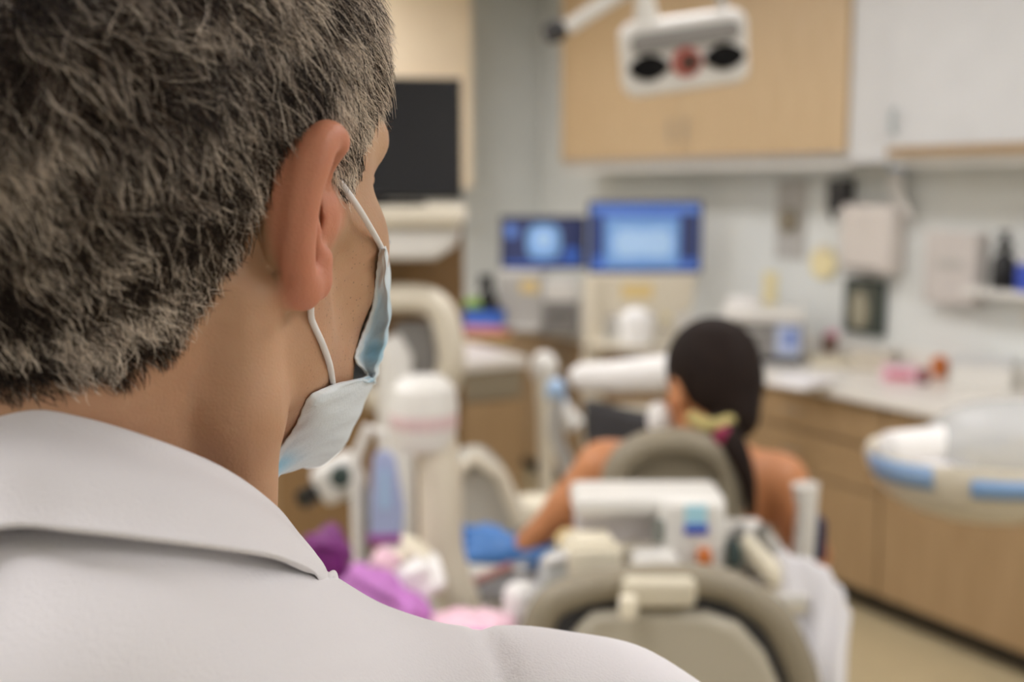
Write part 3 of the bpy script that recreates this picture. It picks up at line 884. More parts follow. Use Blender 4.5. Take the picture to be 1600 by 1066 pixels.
t, w, h, d = wbox('flow_regulator', 'round brown regulator on a pale bracket on the wall', 'regulator', (1210, 325, 1240, 365), 'taupe', .05)
part('plate', slab(w * 1.5, .012, h * 3.1, 0, d / 2 - .006, -h * 1.0), 'grey', t, bev=.003)
part('dial', MB().cyl((0, d / 2 - .012, h / 2), (0, -d / 2, h / 2), h / 2, h / 2.3), 'taupe', t, bev=.004)
t, w, h, d = wbox('paper_note', 'pale yellow rounded note on the wall beside the towel dispenser', 'note', (1262, 382, 1302, 436), 'yellow2', .03)
part('sheet', MB().prism([(w / 2 * math.cos(a) * (1 - .15 * math.sin(a)), h / 2 + h / 2 * math.sin(a)) for a in np.linspace(0, 2 * math.pi, 20, endpoint=False)], -.004, .0), 'yellow2', t)
part('holder', slab(w * .5, .02, .03, 0, .0, h * .8), 'plastic_warm', t)
t, w, h, d = wbox('yellow_strip', 'narrow yellowish strip on the wall above the grey unit', 'strip', (1190, 425, 1210, 478), 'yellow2', .02)
part('strip', slab(w, .012, h), 'yellow2', t, bev=.004)
# small framed picture standing against the wall
t, w, h, d = wbox('picture_frame', 'dark framed picture with a pale shape standing under the towel dispenser', 'picture', (1314, 436, 1376, 522), 'black', .04)
part('frame', slab(w, .02, h), 'dgreen', t, bev=.004)
part('print', slab(w * .86, .006, h * .86, 0, -.012, h * .07), mat('photo print', '#4c4f45', .5, var=.5, scale=25), t)
part('figure', MB().ell((-w * .08, -.017, h * .42), (w * .22, .003, h * .36)), mat('pale print shape', '#a39c86', .6), t)
t, w, h, d = wbox('glove_dispenser', 'flat white box holder on the wall left of the black bottle', 'holder', (1440, 362, 1520, 476), 'plastic', .09)
part('case', slab(w, d, h), mat('pale holder', '#cbc4be', .5), t, bev=.012)
part('slot', slab(w * .5, .01, h * .12, 0, -d / 2, h * .5), 'grey', t, bev=.004)
# shelf with soap bottle and blue box
t, w, h, d = wbox('wall_shelf', 'white wall shelf under the black pump bottle', 'shelf', (1500, 455, 1640, 466), 'plastic', .16)
part('board', slab(w, d, h), 'plastic', t, bev=.003)
part('bracket', MB().box((0, d / 2 - .01, -.06), (.03, .02, .12)), 'plastic', t)
a, z = atwall(1566, 455, Y1 - .08)
t = root('pump_bottle', 'black pump bottle on the white wall shelf', 'bottle', room(a, Y1 - .08, z), RZ)
part('bottle', MB().lathe([(.001, 0), (.044, 0), (.046, .01), (.046, .12), (.036, .14), (.018, .15), (.018, .165)]), 'black', t)
part('pump', MB().lathe([(.026, .165), (.028, .175), (.026, .195), (.014, .2), (.013, .225), (.024, .228), (.024, .24), (.002, .242)]).tube([(0, 0, .234), (0, -.05, .232)], .006, 8), 'black', t)
a, z = atwall(1600, 455, Y1 - .08)
t = root('glove_box', 'blue and white box beside the black pump bottle', 'box', room(a + .065, Y1 - .09, z), RZ)
part('carton', slab(.13, .09, .11), 'dblue', t, bev=.002); part('lid', slab(.13, .09, .05, 0, 0, .11), 'white', t, bev=.002)
t, w, h, d = wbox('wrapped_hose', 'white plastic-wrapped hose hanging below the corner of the cabinets', 'hose', (1372, 262, 1410, 335), 'paper', .10)
part('hose', MB().tube([(-.02, 0, h * 1.05), (-.01, -.01, h * .7), (.02, -.02, h * .35), (.05, 0, h * .1), (.07, .02, -.02)], [.03, .032, .028, .022, .018], 14), 'paper', t)
part('cuff', MB().lathe([(.034, 0), (.036, .01), (.034, .03)], (-.02, 0, h * .95)), 'lblue', t)

# ------------------------------------------------------------------ monitors and what stands under them
def monitor(label, box, d, rz, scr, stand=True, thick=.035, group=None, wside=None):
    x0, y0, x1, y1 = box
    w = sz(x1 - x0, d); p = at((x0 + x1) / 2, y1, d); q = at((x0 + x1) / 2, y0, d); h = q.z - p.z
    t = root('monitor', label, 'monitor', p, rz, group)
    part('housing', slab(w, thick, h, 0, thick / 2), 'black', t, bev=.004)
    o = part('screen', slab(w * .955, .004, h * .92, 0, -.001, h * .045), scr, t, smooth=False)
    return t, w, h, p, o
def lit(name, col, e=1.0): return mat(name, col, .3, emit=e, var=.12, scale=25)
sb, sd, sl = lit('screen blue', '#3c62b4', .35), lit('screen dark', '#343c63', .25), lit('screen light', '#7da8dc', .26)
sm_ = lit('screen mid', '#6488d2', .28); sw = lit('screen pale', '#a5c5ea', .33)
scr_off = mat('dark screen', '#1d1d22', .12)
t, w, h, p, o = monitor('large lit monitor with a pale blue image on the worktop', (918, 314, 1097, 427), 6.05, 4, sb)
f = MB().box((0, -.006, h * .88), (w * .93, .004, h * .10)); part('menu_bar', f, sm_, t, smooth=False)
part('side_panel', slab(w * .15, .004, h * .62, w * .385, -.006, h * .2), sd, t, smooth=False)
part('side_panel', slab(w * .08, .004, h * .55, -w * .42, -.006, h * .25), sd, t, smooth=False)
part('image_area', slab(w * .64, .004, h * .66, -w * .03, -.006, h * .10), sl, t, smooth=False)
part('image_shape', MB().prism([(w * (.26 * math.cos(a) - .02), h * (.42 + .22 * math.sin(a) + .05 * math.sin(3 * a))) for a in np.linspace(0, 6.28, 24, endpoint=False)], -.011, -.008), sw, t)
part('task_bar', slab(w * .93, .004, h * .05, 0, -.006, h * .06), sm_, t, smooth=False)
part('wall_arm', MB().tube([(0, .03, h * .45), (.05, .15, h * .45), (.25, .35, h * .45)], .018, 10), 'grey', t)
t, w, h, p, o = monitor('small lit monitor with a bright spot left of the large one', (782, 338, 916, 420), 6.35, 4, sd)
part('image_shape', MB().prism([(w * (.20 * math.copysign(abs(math.cos(a)) ** .6, math.cos(a)) + .0), h * (.52 + .33 * math.copysign(abs(math.sin(a)) ** .7, math.sin(a)))) for a in np.linspace(0, 6.28, 28, endpoint=False)], -.008, -.005), sl, t)
part('image_core', MB().prism([(w * .10 * math.cos(a), h * (.56 + .17 * math.sin(a))) for a in np.linspace(0, 6.28, 20, endpoint=False)], -.012, -.009), sw, t)
part('icon', MB().prism([(w * (-.38 + .07 * math.cos(a)), h * (.72 + .13 * math.sin(a))) for a in np.linspace(0, 6.28, 16, endpoint=False)], -.008, -.005), sm_, t)
part('icon', MB().prism([(w * (.33 + .09 * math.cos(a)), h * (.28 + .13 * math.sin(a))) for a in np.linspace(0, 6.28, 16, endpoint=False)], -.008, -.005), sb, t)
part('task_bar', slab(w * .9, .004, h * .07, 0, -.006, h * .06), sb, t, smooth=False)
part('wall_arm', MB().tube([(0, .03, h * .45), (.05, .25, h * .45), (.25, .55, h * .45)], .018, 10), 'grey', t)

def item(name, label, cat, box, d, rz=0, group=None, tilt=(0, 0)):
    """a thing whose foot centre and size follow from where it stands"""
    x0, y0, x1, y1 = box; p = at((x0 + x1) / 2, y1, d); q = at((x0 + x1) / 2, y0, d)
    return root(name, label, cat, p, rz, group, tilt), sz(x1 - x0, d), q.z - p.z
# cream equipment tower in front of the monitor
t, w, h = item('cream_stand', 'cream panel with a yellow label on a post under the large monitor', 'stand', (914, 430, 1086, 490), 5.6)
part('panel', MB().prism([(-w / 2, h), (w / 2, h), (w * .47, h * .15), (w * .40, 0), (-w * .40, 0), (-w * .47, h * .2)], -.03, .03), 'plastic_warm', t, bev=.008)
part('label', slab(w * .28, .004, h * .36, -.02, -.033, h * .42), 'yellow', t, 'yellow label')
zc = at(990, 536, 5.42).z - t.location.z
part('shelf', MB().box((0, -.13, zc - .012), (w * .9, .26, .02)).box((-w * .42, -.02, zc - .03), (.05, .12, .04)), 'plastic_warm', t, bev=.004)
part('post', MB().tube([(-w * .42, .0, h * .9), (-w * .42, 0, -.9 + .0)], .055, 16).tube([(-w * .42, 0, -.88), (-w * .42, 0, -t.location.z + .03)], .055, 16), 'plastic_warm', t)
part('foot', MB().lathe([(.02, -t.location.z + .06), (.15, -t.location.z + .03), (.17, -t.location.z), (.01, -t.location.z)], (-w * .42, 0, 0)), 'plastic_warm', t)
def on_top(px, py, z=CT): p = atz(px, py, z); return p, p.y
def cnt(name, label, cat, box, rz=RZ + 60, z=CT, group=None):
    x0, y0, x1, y1 = box; p = atz((x0 + x1) / 2, y1, z); q = at((x0 + x1) / 2, y0, p.y)
    return root(name, label, cat, p, rz, group), sz(x1 - x0, p.y), q.z - p.z
def cup(name, label, cat, box, m, m2=None, group=None, z=CT, prof=None):
    t, w, h = cnt(name, label, cat, box, z=z, group=group) if z else item(name, label, cat, box, 5.42, 0, group); r = w / 2
    part('body', MB().lathe([(.001, 0), (r * .8, 0), (r * .85, .004), (r, h * .9), (r, h), (r * .9, h), (r * .75, h * .15), (.001, h * .12)]), m, t)
    if m2: part('contents', MB().ell((0, 0, h * .9), (r * .8, r * .8, h * .35)), m2, t)
    return t
t, w, h = item('printer', 'pale grey printer on the worktop under the small monitor', 'printer', (782, 426, 852, 517), 6.35, -6)
part('case', slab(w, .3, h), 'grey', t, bev=.01); part('tray', slab(w * .8, .12, .015, 0, -.19, .03), 'plastic', t); part('lid', slab(w * .98, .28, .02, 0, 0, h), 'plastic', t, bev=.005)
part('label', slab(w * .4, .004, h * .2, w * .2, -.152, h * .7), 'yellow', t, 'yellow label')
t, w, h = item('label_printer', 'grey and white box unit between the small monitor and cream panel', 'printer', (850, 434, 905, 519), 6.25, -6)
part('case', slab(w, .25, h * .6), 'midgrey', t, bev=.008); part('top', slab(w * .95, .22, h * .38, 0, 0, h * .6), 'plastic', t, bev=.01)
part('slot', slab(w * .7, .006, .012, 0, -.127, h * .35), 'charcoal', t)
cup('paper_cup', 'bright white paper cup on the small shelf below the cream panel', 'cup', (964, 492, 1022, 537), mat('bright white', '#ffffff', .6, var=.01), mat('bright tissue', '#fdfdfd', .8, var=.01), z=0)
t, w, h = cnt('tissue_box', 'small cream box right of the white paper cup', 'box', (1024, 500, 1056, 528)); part('carton', slab(w, w, h), 'plastic_warm', t, bev=.004); part('tissue', MB().ell((0, 0, h), (w * .3, w * .3, h * .4)), 'yellow2', t)
t, w, h = cnt('speaker', 'small black speaker right of the large monitor', 'speaker', (1074, 452, 1102, 494)); part('case', slab(w, w * 1.2, h), 'black', t, bev=.008); part('cone', MB().cyl((0, -w * .6, h * .5), (0, -w * .62, h * .5), w * .35), 'charcoal', t)
t, w, h = cnt('wipes_packet', 'light blue packet beside the grey countertop unit', 'packet', (1078, 484, 1122, 512)); part('packet', MB().ell((0, 0, h / 2), (w / 2, w / 2, h / 2), e=.6), 'cyan', t); part('flap', slab(w * .4, w * .3, .006, 0, 0, h * .98), 'lblue', t)
# countertop steriliser
t, w, h = cnt('steriliser', 'white and grey countertop steriliser behind the dark-haired woman', 'steriliser', (1128, 486, 1252, 566), -14)
part('case', slab(w, .34, h * .72, 0, .12, h * .12), 'midgrey', t, bev=.015)
part('cover', slab(w * 1.04, .38, h * .22, 0, .12, h * .80), 'plastic', t, bev=.02)
part('foot', slab(w * .96, .30, h * .14, 0, .12, 0), 'charcoal', t, bev=.006)
pn = part('control_panel', slab(w * .30, .012, h * .58, w * .32, -.056, h * .18), mat('panel film', '#b9c4de', .3), t, bev=.004)
part('display', slab(w * .14, .004, h * .3, w * .35, -.064, h * .36), mat('panel display', '#6f86c4', .3), pn)
part('handle', slab(w * .5, .02, h * .06, -w * .18, -.062, h * .6), 'grey', t, bev=.004)
t, w, h = item('crumpled_wrap', 'crumpled white wrap lying on top of the steriliser', 'wrap', (1134, 462, 1190, 488), atz(1190, 566, CT).y + .1)
part('wrap', MB().ell((0, 0, h * .45), (w * .5, w * .35, h * .5), e=.8), 'paper', t); part('fold', MB().ell((w * .2, .02, h * .5), (w * .35, w * .2, h * .4), e=.7), 'paper', t)

# small things on the near part of the worktop
t = cup('jar', 'brown and pink jar near the steriliser on the worktop', 'jar', (1284, 524, 1312, 556), mat('brown glass', '#7c5a4a', .3), 'pink')
t, w, h = cnt('instrument_tray', 'shallow cream tray in front of the brown jar', 'tray', (1262, 552, 1334, 568)); part('dish', slab(w, .2, h * .5), 'cream', t, bev=.005); part('rim', MB().tube([(-w/2, -.1, h*.5), (w/2, -.1, h*.5), (w/2, .1, h*.5), (-w/2, .1, h*.5), (-w/2, -.1, h*.5)], .006, 8), 'cream', t)
t = cup('bottle', 'small khaki bottle left of the dark green one', 'bottle', (1404, 545, 1422, 572), mat('khaki', '#b9a671', .5))
part('cap', MB().lathe([(.012, .06), (.012, .09), (.001, .09)]), 'plastic', t)
t = cup('bottle', 'small dark green bottle at the back of the worktop', 'bottle', (1424, 538, 1444, 574), mat('sage', '#6d7568', .5))
part('cap', MB().lathe([(.012, .08), (.012, .11), (.001, .11)]), 'dgreen', t)
t = cup('cup', 'small orange cup at the right end of the clutter', 'cup', (1454, 562, 1480, 588), 'orange', 'orange')
t, w, h = cnt('box', 'pink and white box on the worktop', 'box', (1378, 572, 1432, 594), -20); part('carton', slab(w, .12, h), 'rosy', t, bev=.003); part('label', slab(w * .7, .004, h * .5, 0, -.062, h * .2), mat('rose label', '#c76f7c', .5), t)
t = cup('dappen_dish', 'dark red little dish in front of the dark green bottle', 'dish', (1432, 580, 1452, 600), mat('maroon', '#7d4a4c', .4), 'red')
t, w, h = cnt('box', 'wide white box behind the plastic-wrapped tray', 'box', (1490, 560, 1580, 604), -30); part('carton', slab(w, .16, h), 'plastic', t, bev=.005); part('lid', slab(w * 1.02, .165, h * .25, 0, 0, h * .8), 'white', t, bev=.004)
t, w, h = cnt('paper_towel', 'flat pile of white towels at the front edge of the worktop', 'towels', (1216, 592, 1290, 602), -50); part('towels', slab(w, .24, h * .8), 'paper', t, bev=.008); part('top_sheet', slab(w * .9, .2, .006, .01, .01, h * .8), 'sheet', t)
t, w, h = cnt('cotton_roll_box', 'pale sand coloured low bin behind the pink box', 'bin', (1330, 545, 1392, 576), -20); part('bin', slab(w, .15, h), mat('sand', '#cfc6b4', .5), t, bev=.008); part('rim', slab(w * 1.05, .16, .01, 0, 0, h), 'plastic', t)

# things on the white side cabinet
ct = .92
t, w, h = cnt('box', 'blue box on top of the colourful stack on the side cabinet', 'box', (718, 506, 788, 528), -8, z=ct); 
t.location.z += .075; part('carton', slab(w, .16, h), 'blue', t, bev=.003); part('lid', slab(w * 1.01, .162, h * .3, 0, 0, h * .7), 'blue', t, bev=.002)
sp = t.location.copy()
for k, (m, hh, nm) in enumerate((('yellow', .022, 'yellow box at the bottom of the colourful stack'), ('red', .018, 'red box second from the bottom of the colourful stack'), ('pink', .034, 'pink box under the blue one in the colourful stack'))):
    z0 = ct + [0, .023, .042][k]
    t2 = root('box', nm, 'box', (sp.x + [.02, .03, 0][k], sp.y, z0), -8 + k * 3, 'colourful boxes'); part('carton', slab(.26 - .02 * k, .17, hh * .6), m, t2, bev=.002); part('lid', slab(.262 - .02 * k, .172, hh * .4, 0, 0, hh * .6), m, t2, bev=.002)
t['group'] = 'colourful boxes'
t = root('spray_bottle', 'black spray bottle behind the colourful boxes', 'bottle', sp + Vector((.03, .17, ct - sp.z)), 0)
part('bottle', MB().lathe([(.001, 0), (.050, 0), (.052, .02), (.052, .19), (.03, .24), (.024, .27)]), 'black', t)
part('nozzle', MB().box((-.01, 0, .295), (.075, .04, .05)).tube([(-.03, 0, .285), (-.05, 0, .24)], .009, 8), 'black', t)
t = root('sponge_bag', 'green crumpled packet behind the blue box', 'packet', sp + Vector((-.05, .12, ct - sp.z)), 0)
part('packet', MB().ell((0, 0, .10), (.055, .04, .10), e=.7), 'green', t); part('label', MB().ell((.0, -.03, .13), (.03, .015, .03)), 'yellow', t)
t = root('tall_packet', 'pale green and cream packet left of the green packet', 'packet', sp + Vector((-.155, .05, ct - sp.z)), 0)
part('packet', MB().ell((0, 0, .095), (.03, .03, .095), e=.6), mat('pale green', '#c3cc8d', .6), t); part('cap', MB().ell((0, 0, .19), (.016, .016, .02)), 'green', t)

# ------------------------------------------------------------------ black monitor and white equipment stand at the left
d = 3.3
t, w, h, p, o = monitor('large dark switched-off monitor beside the face of the man', (440, 120, 722, 312), d, 10, scr_off)
part('stand', MB().box((0, .05, -.01), (.3, .18, .012)).box((0, .05, .03), (.08, .03, .08)), 'black', t, bev=.003)
zt = p.z - .018
t = root('equipment_stand', 'white equipment stand with rounded shelves under the dark monitor', 'stand', (p.x, d + .02, 0))
def rz_(px, py, dd=d): q = at(px, py, dd); return q.x - t.location.x, q.z
xr = rz_(724, 350)[0]
part('top_shelf', MB().box((xr - .32, .10, zt - .03), (.64, .42, .06)), 'plastic_warm', t, bev=.02)
part('hopper', MB().prism([(xr - .62, zt - .06), (xr - .01, zt - .06), (xr - .03, zt - .12), (xr - .08, rz_(0, 405)[1]), (xr - .62, rz_(0, 405)[1])], -.08, .26), 'plastic', t, bev=.02)
z1, z2 = rz_(0, 442)[1], rz_(0, 500)[1]
part('arm', MB().tube([Vector(q) for q in catmull([(xr - .62, .02, (z1 + z2) / 2), (xr - .25, .02, (z1 + z2) / 2 + .005), (xr - .09, .02, (z1 + z2) / 2 - .01), (xr - .045, .02, z2 - .06), (xr - .045, .03, z2 - .16), (xr - .10, .10, z2 - .24), (xr - .3, .16, z2 - .26)], 5)], .042, 16), 'plastic_warm', t)
part('back_panel', MB().box((xr - .30, .20, .95), (.58, .04, 1.4)), 'brownish', t, smooth=False)
part('control_box', MB().box((xr - .15, .10, z2 - .10), (.12, .10, .16)), 'midgrey', t, bev=.01)
part('post', MB().tube([(xr - .22, -.05, z2 - .05), (xr - .20, -.05, z2 - .1), (xr - .19, -.05, .1)], [.04, .052, .052], 18), 'plastic', t)
part('base', MB().box((xr - .3, .08, .05), (.7, .5, .1)), 'plastic', t, bev=.03)

# ------------------------------------------------------------------ operatory light
d = 2.9
cx, cz = at(1070, 84, d).x, at(1070, 84, d).z
lw, lh = sz(192, d), sz(110, d)
t = root('dental_light', 'white dental light with two dark oval lenses hanging over the room', 'lamp', (cx, d, cz), 0, None, (12, -6))
def rrect(w, h, r, n=6, skew=0):
    o = []
    for sx, sy, a0 in ((1, 1, 0), (-1, 1, 90), (-1, -1, 180), (1, -1, 270)):
        for k in range(n + 1):
            a = R(a0 + 90 * k / n); x = sx * (w / 2 - r) + r * math.cos(a); z = sy * (h / 2 - r) + r * math.sin(a)
            o.append((x, z + skew * x))
    return o
part('housing', MB().prism(rrect(lw, lh, .035, skew=.04), -.02, .07), 'plastic', t, bev=.015)
part('top_cover', MB().prism([(x, z + lh * .24 + .04 * x) for x, z in rrect(lw * .86, lh * .26, .02)], -.034, -.02), 'midgrey', t, bev=.005)
for s in (-1, 1):
    part('lens', MB().prism([(s * lw * .30 + .050 * math.cos(a), -lh * .10 + .04 * s * lw * .3 + .031 * math.sin(a) * (1 - .25 * math.cos(a) ** 2)) for a in np.linspace(0, 6.28, 32, endpoint=False)], -.030, -.02), 'mirror', t, 'black oval lens')
part('sensor_ring', MB().lathe([(.017, 0), (.036, 0), (.036, .008), (.030, .012), (.017, .01)], (0, -.02, -lh * .10), 28, Matrix.Rotation(R(90), 3, 'X')), mat('copper ring', '#b8655a', .4), t, 'reddish ring')
part('sensor', MB().lathe([(.001, 0), (.024, 0), (.023, .014), (.001, .017)], (.006, -.02, -lh * .10), 20, Matrix.Rotation(R(90), 3, 'X')), mat('sensor brown', '#4a2d22', .4), t, 'brown sensor')
part('neck', MB().tube([(-lw * .27, .03, lh * .35), (-lw * .28, .03, lh * .75), (-lw * .27, .03, lh * 1.15)], [.034, .024, .03], 18), 'plastic', t)
part('joint', MB().lathe([(.001, -.03), (.035, -.03), (.04, 0), (.035, .03), (.001, .03)], (-lw * .27, .03, lh * 1.15)), 'midgrey', t)
kx, kz = sz(-193, d), sz(55, d)
part('arm', MB().tube([(kx + .03, .03, kz), (-lw * .27, .03, lh * 1.15 - .015), (.55, .03, lh * 1.15 + .22)], .019, 14), 'plastic', t)
part('end_knob', MB().lathe([(.001, -.03), (.022, -.025), (.028, 0), (.022, .025), (.001, .03)], (kx, .03, kz - .005), 20, Matrix.Rotation(R(75), 3, 'Y')), 'charcoal', t)
part('upper_arm', MB().tube([(.55, .03, lh * 1.15 + .22), (.62, .05, lh * 1.15 + .30), (.62, .05, ZC - cz - .02)], .022, 14), 'plastic', t)
part('side_yoke', MB().tube([(lw * .33, .03, lh * .45), (lw * .33, .03, lh * .8), (lw * .28, .03, lh * 1.2), (-lw * .2, .03, lh * 1.2)], .012, 10), 'grey', t)

# ------------------------------------------------------------------ white column and the things hanging by it
d = 1.95
p = at(662, 640, d)
t = root('suction_post', 'thick white column with a rounded cap and pink mark beside the mask', 'column', (p.x, d, 0))
def L_(px, py, dd=d): q = at(px, py, dd); return (q.x - t.location.x, dd - t.location.y, q.z - t.location.z)
ztop = at(662, 585, d).z
part('cap', MB().lathe([(.001, ztop), (.035, ztop - .004), (.054, ztop - .022), (.059, ztop - .05), (.058, ztop - .09), (.050, ztop - .125), (.042, ztop - .13)], (0, 0, 0)), 'plastic', t, 'rounded white cap')
part('mark', MB().lathe([(.0588, ztop - .065), (.0596, ztop - .066), (.0590, ztop - .088), (.0582, ztop - .09)], (-.0005, 0, 0)), mat('pink mark', '#dcc3c2', .5), t, 'pink band')
part('tube', MB().tube([Vector(q) for q in catmull([(.018, 0, ztop - .11), L_(688, 760), L_(690, 850), L_(702, 900), L_(722, 960), L_(730, 1060), (.05, .03, .04)], 5)], .038, 20), 'plastic_warm', t)
part('foot', MB().lathe([(.001, .05), (.10, .04), (.16, .02), (.17, 0), (.001, 0)], (.05, .03, 0)), 'plastic', t)

d = 2.35
t = root('video_camera_unit', 'white and black handheld unit with round dials left of the column', 'unit', at(530, 790, d))
w = sz(92, d)
part('body', MB().box((0, 0, .06), (w * .8, .08, .085), Matrix.Rotation(R(-28), 3, 'Y')), 'plastic', t, bev=.02)
part('dial', MB().cyl((.012, -.035, .075), (.012, -.062, .075), .022), 'dgreen', t, bev=.003)
part('lens', MB().cyl((-.045, -.01, .032), (-.068, -.045, .026), .019, .021), 'black', t, 'black lens')
part('grip', MB().tube([(.03, 0, .04), (.05, 0, .0), (.05, 0, -.05)], [.028, .024, .02], 14), 'midgrey', t)
part('pole', MB().tube([(.05, 0, -.04), (.05, .01, -at(530, 790, d).z + .03)], .014, 12), 'steel', t)
part('base', MB().lathe([(.001, .05), (.05, .04), (.06, .0), (.001, 0)], (.05, .01, -at(530, 790, d).z)), 'plastic', t)
t = root('hanging_bag', 'translucent bag with light blue contents and magenta foot left of the column', 'bag', at(602, 838, 2.22))
part('bag', MB().prism([(-.03, .0), (.035, .005), (.038, .06), (.022, .16), (.0, .185), (-.02, .165), (-.028, .08)], -.012, .012), mat('lilac film', '#a8b3d8', .4), t, bev=.008)
part('label', MB().prism([(-.008, .06), (.012, .06), (.010, .14), (-.006, .14)], -.016, -.013), 'lblue', t)
part('foot', MB().box((0, 0, -.004), (.068, .03, .022)), mat('plum', '#9a4f9c', .5), t, bev=.006)
part('hook', MB().tube([(0, 0, .17), (-.005, 0, .21), (-.03, 0, .22), (-.055, 0, .16), (-.055, 0, -at(602, 838, 2.22).z + .03)], .011, 10), 'plastic', t)
part('base', MB().lathe([(.001, .03), (.05, .025), (.06, 0), (.001, 0)], (-.055, 0, -at(602, 838, 2.22).z)), 'plastic', t)

# grey wrapped unit and bits right of the column
t = root('wrapped_unit', 'grey plastic-wrapped unit standing right of the white column', 'unit', (at(745, 850, 2.75).x, 2.75, 0))
zz = at(745, 850, 2.75).z; hh = at(745, 700, 2.75).z - zz
part('cover', MB().prism([(-.07, zz), (.10, zz), (.115, zz + hh * .35), (.06, zz + hh * .8), (.01, zz + hh), (-.05, zz + hh * .96), (-.075, zz + hh * .6)], -.07, .07), 'bag', t, bev=.025)
part('strap', MB().tube([(-.05, -.075, zz + hh * .8), (.0, -.08, zz + hh * .98), (.06, -.08, zz + hh * .8), (.11, -.08, zz + hh * .3)], .018, 10), 'plastic_warm', t)
part('body', slab(.30, .26, zz - .02), 'plastic', t, bev=.02)
t = root('footrest_pad', 'dark blue and cream pad right of the grey wrapped unit', 'pad', (at(826, 820, 3.0).x, 3.0, 0))
zz = at(826, 820, 3.0).z
part('pad', MB().ell((.02, 0, zz + .04), (.07, .06, .04), e=.7), 'cream', t); part('side', MB().ell((-.055, .0, zz + .05), (.02, .05, .06), e=.7), mat('slate', '#5b5d72', .6), t, 'slate blue side'); part('post', MB().cyl((0, 0, 0), (0, 0, zz + .02), .04), 'charcoal', t)

# purple, orchid and pink cloths on the reclined patient chair
t = root('patient_chair', 'low grey patient chair mostly hidden behind the shoulder of the man', 'dental chair', (-.26, 1.68, 0), 0)
sz_ = at(700, 955, 1.9).z
part('seat', MB().box((.0, .0, sz_ - .13), (.36, .34, .12)), 'taupe', t, bev=.05)
part('base', MB().box((0, 0, .05), (.36, .34, .1)), 'charcoal', t, bev=.03); part('column', MB().cyl((0, 0, .1), (0, 0, sz_ - .14), .1), 'plastic', t)
def cloth(name, label, cat, px, d, r, m, e=.8, tilt=(0, 0), extra=None, grp=None):
    t = root(name, label, cat, at(*px, d), 0, grp, tilt)
    v = MB().ell((0, 0, 0), r, e=e, seg=36)
    v.v = [(x + .006 * math.sin(z * 130 + y * 60), y + .006 * math.sin(x * 110 + 1), z + .007 * math.sin(x * 120 + y * 90)) for x, y, z in v.v]
    part('cloth', v, m, t, sub=1)
    if extra: part(*extra[:1], extra[1], extra[2], t)
    return t
cloth('satin_cap', 'dark magenta satin cap beside the collar of the man', 'cap', (512, 872), 1.85, (.040, .05, .050), 'purple', extra=('band', MB().tube([(-.04, -.03, .03), (0, -.05, .04), (.04, -.03, .02)], .006, 10), 'purple'))
cloth('folded_cloth', 'bright orchid cloth behind the shoulder of the man', 'cloth', (600, 940), 1.75, (.078, .07, .035), 'orchid', tilt=(0, 28), extra=('hem', MB().tube([(-.07, -.04, .03), (0, -.06, .035), (.06, -.04, .0)], .006, 10), 'orchid'))
cloth('paper_bib', 'pale pink bib lying behind the shoulder seam', 'bib', (735, 985), 1.7, (.07, .06, .022), 'rosy', extra=('edge', MB().tube([(-.06, -.045, .012), (0, -.06, .02), (.06, -.045, .012)], .005, 8), 'orchid'))
cloth('gauze_pile', 'white and cream gauze pile between the orchid cloth and column', 'gauze', (655, 905), 1.8, (.035, .04, .04), 'paper', tilt=(0, 40), extra=('pad', MB().ell((-.03, .02, .03), (.035, .03, .012)), 'cream'))
cloth('pink_wrap', 'small pink wrap above the orchid cloth', 'wrap', (600, 890), 1.9, (.03, .03, .03), 'rosy', extra=('tip', MB().ell((.04, .02, .02), (.035, .02, .01)), 'cream'))
t = root('instrument_tray', 'grey metal tray with instruments under the blue glove', 'tray', at(780, 925, 2.06), 0, None, (0, -8))
part('dish', slab(.17, .12, .012), 'midgrey', t, bev=.004); part('rim', MB().tube([(-.085, -.06, .012), (.085, -.06, .012), (.085, .06, .012), (-.085, .06, .012), (-.085, -.06, .012)], .004, 8), 'steel', t)
part('arm', MB().tube([(.0, .03, 0), (.0, .05, -.1), (-.02, .05, -at(780, 925, 2.06).z + .02)], .018, 12), 'plastic', t)
t = root('hand_mirror', 'thin instrument with a reddish handle on the grey tray', 'instrument', at(758, 902, 2.04), 0, None, (0, -24)); part('handle', MB().cyl((-.06, 0, .0), (.055, 0, 0), .008), mat('dusty red', '#b98078', .5), t); part('tip', MB().cyl((.055, 0, 0), (.09, 0, 0), .003), 'steel', t)
t = root('powder_jar', 'round white jar with a domed lid beside the clear bag', 'jar', at(815, 965, 1.75)); part('jar', MB().lathe([(.001, 0), (.026, 0), (.03, .015), (.028, .035)]), 'paper', t); part('lid', MB().ell((0, 0, .038), (.029, .029, .022)), 'paper', t)

